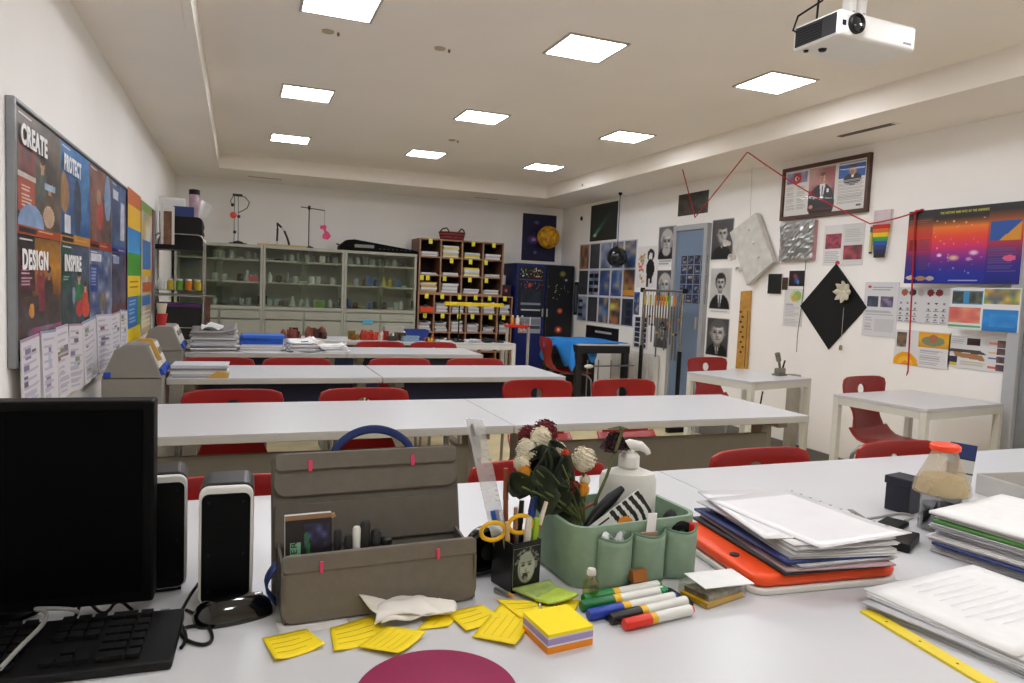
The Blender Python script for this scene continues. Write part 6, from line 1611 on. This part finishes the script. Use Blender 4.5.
S = [(.22, .30, .006, mat('folder_dark', '#1d1b20', .5), -.005, .0, .02, 0, 'dark_folder'),
     (.22, .30, .003, mat('pink_sheet', '#b89aa0', .6), .005, -.005, -.03, 0, 'sheet'), (.21, .29, .008, m_paper2, .012, .0, .05, 0, 'sheet_bundle'),
     (.22, .30, .005, m_bl2, .0, .005, .02, 0, 'blue_folder'), (.21, .29, .012, m_paper, .02, .0, -.06, 0, 'sheet_bundle'), (.21, .29, .005, m_paper2, .01, .01, .08, 0, 'sheet_bundle'),
     (.21, .29, .006, m_paper, .02, .0, -.02, .006, 'sheet_bundle'), (.21, .29, .003, m_clr, .0, .03, -.12, .004, 'sleeve'), (.22, .3, .002, m_clr, .03, -.005, .14, .008, 'plastic_sleeve')]
pt, ztop = sheetpile('paper_stack', 'tall pile of papers and plastic sleeves on orange case', (c.x+.015, c.y+.0, zt+.0005), S, math.radians(-6))
for i in range(11):
    lp = Matrix.Rotation(.14, 4, 'Z') @ Vector((.102, -.13+.026*i, 0))
    B().lathe([(.003, 0), (.003, .0006)], n=8).build('punch_hole', mat('hole_grey', '#9a9aa0', .6), pt, loc=(.03+lp.x, -.005+lp.y, ztop-zt+.0045))
tag(B().box(-.05, .05, -.018, .018, 0, .02).build('black_box_flat', m_blk, loc=(1.31, 1.045, T), rz=.5, bevel=.003), 'flat black box right of the paper pile', 'box')
# metal ruler and cable beyond it
t = thing('steel_ruler', 'short steel ruler leaning beyond the paper pile', 'ruler', tz(850, 512, 0))
v = Vector(tz(870, 525, .0))-Vector(tz(850, 512, 0)); B().bar((0, 0, .006), (v.x, v.y, .006), .012, .002).build('blade', m_chrome, t)
cable('thin grey cable beyond the paper pile', [tz(868, 520), tz(885, 517), tz(900, 514), tz(915, 517), tz(905, 522)], .003, m_grey, 'grey_cable')
# ------------------------------------------------------------------ right hand papers
t, _z = sheetpile('paper_stack', 'fan of white printed papers at the lower right corner', (1.14, .735, T), [
    (.3, .25, .004, m_paper2, .0, .0, .02, 0, 'sheet_bundle'), (.3, .25, .006, m_paper, .01, .0, -.03, 0, 'sheet_bundle'), (.3, .25, .004, m_paper2, -.005, .008, .05, 0, 'sheet_bundle'), (.3, .24, .006, m_paper, .008, .01, .0, .003, 'sheet_bundle'), (.3, .24, .003, m_paper, .012, .016, -.04, .006, 'top_sheet')], math.radians(7))
for i in range(9):
    e = random.uniform(.12, .2)
    B().box(-e/2, e/2, -.0008, .0008, 0, .0003).build('text_line', mat('text_grey', '#d4d4d8', .7), t, loc=(.012+.0, .09-.018*i+.016, _z-T+.0032), rz=-.04)
a_, e_ = Vector(tz(866, 612, .002)), Vector(tz(985, 683, .002))
t = thing('yellow_ruler', 'yellow plastic ruler lying beside the fan of papers', 'ruler', a_)
v = e_-a_; B().bar((0, 0, 0), v*1.05, .024, .004).build('blade', mat('ruler_yellow', '#e3cb2a', .4), t)
for i in range(3): B().lathe([(.002, .0021), (.002, .0026)], n=8).build('rivet', mat('rivet_brown', '#6a5a1c', .5), t, loc=v*(.2+.3*i))
t, _z = sheetpile('paper_stack', 'high stack of papers with green folder at right edge', (1.505, .925, T), [
    (.3, .22, .01, m_paper2, .0, .0, .05, 0, 'sheet_bundle'), (.3, .22, .008, m_paper, .01, .0, -.05, 0, 'sheet_bundle'), (.3, .22, .005, m_bl2, -.012, -.008, .02, 0, 'blue_folder'), (.3, .22, .012, m_paper, .0, .01, .06, 0, 'sheet_bundle'), (.29, .21, .012, m_paper2, .01, .0, -.02, 0, 'sheet_bundle'),
    (.3, .22, .012, m_paper2, .0, .008, .04, 0, 'sheet_bundle'), (.3, .22, .007, mat('green_folder', '#3f7f2c', .45), .0, .0, .02, 0, 'green_folder'), (.3, .22, .01, m_paper, .012, .0, -.02, 0, 'sheet_bundle'), (.3, .22, .006, m_paper, .0, .01, .03, .004, 'top_sheet')], math.radians(8))
# flask with orange cap
t = thing('sand_flask', 'clear conical flask with orange cap and dark lower half', 'flask', (1.485, 1.105, T)); t.scale = (1, 1, .95)
B().lathe([(.04, 0), (.042, .004), (.042, .08), (.042, .085)], n=26).build('lower_jar', clear('jar_clear', '#c8ccd0', .2, .05), t, smooth=True)
B().lathe([(.035, .002), (.037, .003), (.037, .06)], n=22).build('dark_filling', m_black, t, smooth=True)
B().lathe([(.042, .086), (.058, .09), (.059, .095), (.056, .112), (.03, .175), (.026, .188), (.024, .194)], n=28).build('cone', frosted('flask_clear', '#c4b694', .45, .12), t, smooth=True)
B().lathe([(.04, .09), (.052, .092), (.05, .11), (.042, .13), (.002, .14)], n=26).build('sand', mat('sand', '#c8b48a', .9, vary=.1, scale=60), t, smooth=True)
B().lathe([(.026, .19), (.031, .193), (.031, .203), (.026, .207)], n=26).build('orange_cap', mat('cap_orange', '#f0441a', .4), t, smooth=True)
t = thing('dark_blue_box', 'dark navy little box left behind the flask', 'box', (1.53, 1.235, T), rz=.2)
B().box(-.03, .03, -.03, .03, 0, .065).build('box_body', mat('box_navy', '#080e22', .5), t, bevel=.002); B().box(-.033, .033, -.033, .033, .0655, .085).build('lid', mat('box_navy'), t, bevel=.002)
t = thing('card_ladder', 'folded blue and white card standing behind the flask', 'card', (1.70, 1.23, T), rz=-.75)
cv = Cv(16, 40, '#c8c8c4'); cv.rect(0, 0, .45, .7, '#1c3a7a').rect(0, 0, 1, .22, '#22346a').rect(.4, .22, 1, .24, '#202430').rect(.4, .46, 1, .48, '#202430').rect(.4, .7, 1, .72, '#202430').glow(.1, .25, .2, .1, '#4aa0e0')
link('card_face', sheet_mesh(cv, .06, .16, .002), print_mat(), t, (0, 0, .0005), rot=(math.radians(-5), math.radians(5), 0))
B().box(-.03, .03, .002, .045, 0, .01).build('card_foot', m_paper, t)
t = thing('white_tray', 'white plastic tray box behind the high paper stack', 'box', (1.985, 1.215, T), rz=math.radians(-6))
b = B(); b.box(-.11, .11, -.08, .08, 0, .004).box(-.11, -.106, -.08, .08, .004, .055).box(.106, .11, -.08, .08, .004, .055).box(-.106, .106, -.08, -.076, .004, .055).box(-.106, .106, .076, .08, .004, .055); b.build('tray_body', mat('tray_grey', '#b8b6b0', .5), t, bevel=.002)
for i, c_ in enumerate(('yellow', 'pink', 'orange')): B().box(-.05+.045*i, -.02+.045*i, -.078, -.0765, .055, .062).build('sticker', mm[c_], t)
tag(B().box(-.03, .05, -.02, .03, 0, .012).build('cloth_bit', m_blk, loc=(1.38, 1.135, T), rz=.4, bevel=.004), 'small dark pad at foot of the flask', 'pad')
# ------------------------------------------------------------------ papers on the middle tables
t = pile('stack of papers with yellow corner at left end of second table', -.172, 3.9, T, .27, .2, 9, .006, [mat('pile_grey', '#7c7a7a', .7), m_paper2, m_paper2, m_paper, m_paper, m_paper], None, .0, .008)
tag(B().prism([(-.05, 0), (.05, 0), (.055, .025), (.0, .035)], -.005, .005, 'y').build('manila_corner', mat('manila', '#c9a24c', .7), loc=(-.09, 3.775, T)), 'yellow manila flap in front of second table paper stack', 'paper')
m_fb = mat('folder_blue', '#1d52b4', .4)
pA = pile('leftmost stack of papers and folders on third table', -.148, 5.25, T, .29, .26, 14, .010, [m_paper2, m_paper2, m_paper, mat('pile_grey'), m_paper], None, .05, .022, curl=.05, twist=.1)
pB = pile('stack with bright blue folders on third table', .165, 5.3, T, .29, .26, 8, .006, [m_paper, m_paper2, m_paper], None, -.03, .02)
pile('pair of thick blue folders on top of the second stack', .165, 5.3, pB['_top']+.0005, .29, .22, 3, .018, [m_fb, m_fb, mat('folder_blue2', '#2f6ac8', .4)], None, .02, .008, name='blue_folder', cat='folder')
pC = pile('low fan of white papers on third table, middle', .435, 5.22, T, .2, .2, 9, .007, [m_paper, m_paper2, m_paper], None, .1, .02, twist=.25, curl=.04)
pile('rightmost spread of white papers on third table', .655, 5.2, T, .18, .19, 6, .006, [m_paper, m_paper, m_paper2], None, -.1, .02, twist=.25, curl=.03)
tag(B().grid(lambda a, c: ((a-.5)*.26, (c-.5)*.12, .003+.07*math.sin(PI*a)**1.5*(.6+.4*c)), 14, 6).build('open_booklet', mat('booklet', '#b8a898', .7, vary=.1), loc=(.55, 5.42, T), solid=.003, smooth=True), 'tented brownish booklet among the papers on third table', 'booklet')
tag(B().grid(lambda a, c: ((a-.5)*.14, (c-.5)*.1, .002+.05*abs(math.sin(a*4+c*3))*(.5+.5*c)), 10, 8).build('crumpled_paper', m_paper, loc=(-.16, 5.29, pA['_top']+.001), solid=.001), 'crumpled white paper on top of leftmost third table stack', 'paper')
tag(B().tube([(0, 0, .004), (.05, .03, .004)], .004, 6).build('blue_pen', m_fb, loc=(.42, 5.16, pC['_top']+.001)), 'blue pen lying on white papers on third table', 'pen')
# ------------------------------------------------------------------ model parts on the farthest table
def clump(name, label, x, y, cols, n, r, cat='model part'):
    t = thing(name, label, cat, (x, y, T), group='model parts on the farthest table')
    for i in range(n):
        d = r*random.uniform(.35, .7)
        b = B(); b.X = Matrix.Translation((random.uniform(-r, r), random.uniform(-r, r)*.7, d*.5+.002)) @ Matrix.Rotation(random.random()*3, 4, 'Z')
        if i % 2: b.box(-d*.7, d*.7, -d*.3, d*.3, -d*.45, d*.5+random.random()*d)
        else: b.lathe([(d*.5, -d*.48), (d*.6, d*.2), (d*.3, d*1.1), (d*.1, d*1.3)], n=8)
        c_ = random.choice(cols); b.build('piece', mat('clump_'+c_[1:], c_, .5, vary=.2, scale=40), t)
    return t
clump('model_parts', 'dark red heap of model parts, leftmost on farthest table', .42, 6.3, ['#5a241c', '#3a1814', '#8a3a28'], 10, .085)
clump('model_parts', 'flat red brown heap of model parts, second from left', .66, 6.4, ['#5a2a20', '#78402a', '#3a1c18'], 10, .085)
clump('model_parts', 'olive and red plastic model, third from left on farthest table', 1.0, 6.28, ['#8a4a20', '#7a6a28', '#a83020'], 12, .075)
clump('model_parts', 'tall red and white model parts, fourth from left', 1.16, 6.3, ['#b83a28', '#c8b8a8', '#8a2a20'], 12, .08)
clump('model_parts', 'dark grey and white bits, fifth from left on farthest table', 1.34, 6.26, ['#3a3028', '#d8d4cc', '#6a5a48'], 12, .075)
clump('model_parts', 'reddish yellow bits at right end of farthest table', 1.62, 6.22, ['#a83a20', '#c8a020', '#3a2a20'], 9, .05)
crate('blue_crate', 'blue wire crate at the right of farthest table', 'crate', 1.53, 6.36, T, .2, .14, .1, mat('crate_blue', '#1c3a8a', .45))
crate('clear_bin', 'pale translucent bin beside blue crate on farthest table', 'bin', 1.33, 6.42, T, .17, .14, .12, mat('bin_pale', '#b8b8ac', .35))
crate('glass_bowl', 'pale blue shallow dish before the blue crate', 'dish', 1.44, 6.2, T, .14, .08, .05, mat('dish_blue', '#8aa8c0', .3))
p = ay(368, 322.5, 8.12)
tag(B().box(-.06, .06, -.012, .0, -.02, .03).build('blue_sign', mat('sign_blue', '#5aaed0', .4), loc=(p.x, 8.141, p.z), bevel=.004), 'small light blue sign stuck on the right cabinet drawer', 'sign')
# yellow rail on black stands on the small table
t = thing('yellow_rail', 'yellow rail on two black posts on the small white table', 'rail', (2.07, 6.24, T))
zr = ay(473, 305, 6.24).z-T
B().box(-.31, .26, -.012, .012, zr-.012, zr+.022).build('rail', mat('rail_yellow', '#e0c41c', .4), t, bevel=.003)
for x in (-.17, .22): 
    B().tube([(x, 0, .012), (x, 0, zr-.012)], .007, 8).build('post', m_blk, t); B().box(x-.04, x+.04, -.06, .06, 0, .012).build('foot', m_blk, t, bevel=.002)
pile('loose white papers on the small table below the yellow rail', 2.03, 6.22, T, .13, .12, 4, .007, [m_paper, m_paper2], None, .2, .01, twist=.3)
tag(B().ball((0, 0, .02), (.07, .04, .02), 12).build('dark_bundle', m_black, loc=(2.17, 6.18, T), smooth=True), 'flat black bundle on the small table right of papers', 'bundle')
# small bottles on the red topped stand
for i, c_ in enumerate(('orange', 'white', 'grey')):
    t = thing('small_bottle', f'small {c_} bottle on red topped stand, {("left","middle","right")[i]} one', 'bottle', (2.50+.05*i, 6.42, .9105), group='bottles on the red topped stand')
    B().lathe([(.016, 0), (.018, .004), (.018, .06), (.008, .075)], n=12).build('bottle_body', mm[c_], t, smooth=True); B().lathe([(.009, .075), (.009, .092)], n=12).build('cap', mm['white'], t)
# ------------------------------------------------------------------ retort stands on the cabinets
ZT = 1.6155
def foot(px, py): p = ay(px, py, 8.3); return p.x
m_iron = mat('cast_iron', '#17171a', .5)
x = ay(238, 241, 8.3).x
t = thing('retort_stand', 'black twin-rod retort stand with wires and red disc on left cabinet', 'lab stand', (x, 8.3, ZT))
B().box(-.09, .09, -.06, .06, 0, .015).build('base', m_iron, t, bevel=.004); B().tube([(-.05, 0, .015), (0, 0, .03), (.05, 0, .015)], .012, 8).build('hub', m_iron, t)
for k in (-.02, .02): B().tube([(k-.02, 0, .015), (k-.02, 0, .52)], .005, 8).build('rod', m_chrome, t)
B().box(-.06, .04, -.015, .015, .515, .54).build('top_clamp', m_iron, t, bevel=.003)
B().tube([(.02, 0, .53), (.07, 0, .51), (.11, 0, .46), (.09, 0, .40), (.05, 0, .37), (.0, 0, .34)], .005, 8).build('wire_loop', m_iron, t, smooth=True)
B().tube([(-.05, 0, .52), (-.08, 0, .46), (-.06, 0, .4)], .004, 8).build('wire_loop', m_iron, t, smooth=True)
b = B(); b.X = Matrix.Translation((-.05, -.02, .31)) @ Matrix.Rotation(PI/2, 4, 'X'); b.lathe([(.035, 0), (.035, .012), (.03, .014)], n=20); b.build('red_disc', mat('disc_red', '#d23a2a', .4), t, smooth=True)
for z, xx in ((.42, -.06), (.13, -.035), (.3, .005)): B().lathe([(.014, -.015), (.016, 0), (.014, .015)], c=(xx, 0, z), n=10).build('boss_clamp', m_iron, t, smooth=True)
x = ay(284, 242, 8.3).x
t = thing('dish_strip', 'low tan wooden strip lying on top of glass cabinets', 'wood strip', (x-.02, 8.24, ZT))
B().box(-.26, .26, -.03, .03, 0, .02).build('strip', mat('strip_tan', '#b89a60', .6), t, bevel=.002)
t = thing('curved_arm', 'bent black and white arm standing on middle cabinet', 'model arm', (ay(277, 241, 8.32).x, 8.32, ZT))
B().tube([(0, 0, .0), (0, 0, .06)], .008, 8).build('lower_tube', m_sock, t); B().tube([(0, 0, .06), (.004, 0, .2)], .011, 10).build('black_tube', m_iron, t, smooth=True)
B().tube([(-.005, 0, .26), (.045, 0, .215)], .012, 10).build('joint', m_iron, t, smooth=True); B().tube([(.004, 0, .2), (.0, 0, .255)], .008, 8).build('link_tube', m_iron, t)
B().tube([(.045, 0, .215), (.075, 0, .18)], .010, 10).build('white_band', m_sock, t); B().tube([(.075, 0, .18), (.105, 0, .11), (.125, 0, .05), (.13, 0, .0)], .012, 10).build('curved_leg', m_iron, t, smooth=True)
x = ay(308.5, 245, 8.3).x
t = thing('retort_stand', 'single rod retort stand with crossbar hanging a pink shape', 'lab stand', (x, 8.3, ZT))
B().prism([(-.17, 0), (.05, 0), (.05, .015), (.0, .03), (-.02, .012), (-.17, .008)], -.04, .04, 'y').build('base', m_iron, t, bevel=.002)
B().tube([(0, 0, .01), (0, 0, .47)], .006, 8).build('rod', m_iron, t); B().tube([(-.09, 0, .455), (.17, 0, .435)], .005, 8).build('crossbar', m_iron, t)
B().lathe([(.012, .43), (.016, .45), (.012, .475)], n=10).build('boss_clamp', m_iron, t, smooth=True)
t2 = thing('pink_card_shape', 'bright pink bow-tie card hanging from the retort stand crossbar', 'card shape', (x+.17, 8.3, ZT+.13))
B().prism([(-.05, .1), (-.045, .135), (.01, .145), (.025, .12), (.015, .09), (.05, .06), (.075, .02), (.04, -.02), (-.02, -.01), (-.02, .03), (.0, .06), (-.01, .09)], -.004, .004, 'y').build('card', mat('hot_pink', '#e0407c', .5), t2)
B().tube([(0, 0, .135), (0, 0, .302)], .0015, 5).build('thread', m_iron, t2)
# black keyboard case lying on the right cabinet
t = thing('black_instrument_case', 'long black bag lying on top of the right glass cabinet', 'bag', (1.53, 8.33, ZT))
B().prism([(-.46, 0), (.44, 0), (.44, .035), (.36, .05), (-.3, .13), (-.38, .12), (-.46, .05)], -.13, .13, 'y').build('bag_body', mat('bag_black', '#0c0b0a', .8, spec=.15), t, bevel=.008)
B().box(-.3, -.08, -.136, -.131, .04, .075).build('white_label', mat('label_grey', '#8a8880', .6), t)
for i in range(8): B().box(-.02+.05*i, .0+.05*i, -.136, -.131, .03, .045).build('buckle', m_iron, t)
B().tube([(-.46, -.1, .06), (-.5, -.12, .07), (-.46, -.13, .03)], .006, 8).build('strap', m_iron, t)
# ink bar: power lead below the desk near the door
cable('black power lead hanging behind single desk near the door', [(3.4, 3.9, .62), (3.42, 3.95, .45), (3.36, 3.9, .3), (3.3, 3.8, .25), (3.28, 3.85, .02)], .006, m_blk)
t = thing('wall_pipe', 'pale boxed pipe column behind the single desk near door', 'pipe', (3.95, ax(789, 420, 3.93).y, 0))
B().box(-.03, .03, -.04, .04, 0, .7).build('casing', mat('pipe_beige', '#9a968a', .5), t, bevel=.004); B().box(-.034, .034, -.044, .044, 0, .05).build('foot', m_skirt, t)
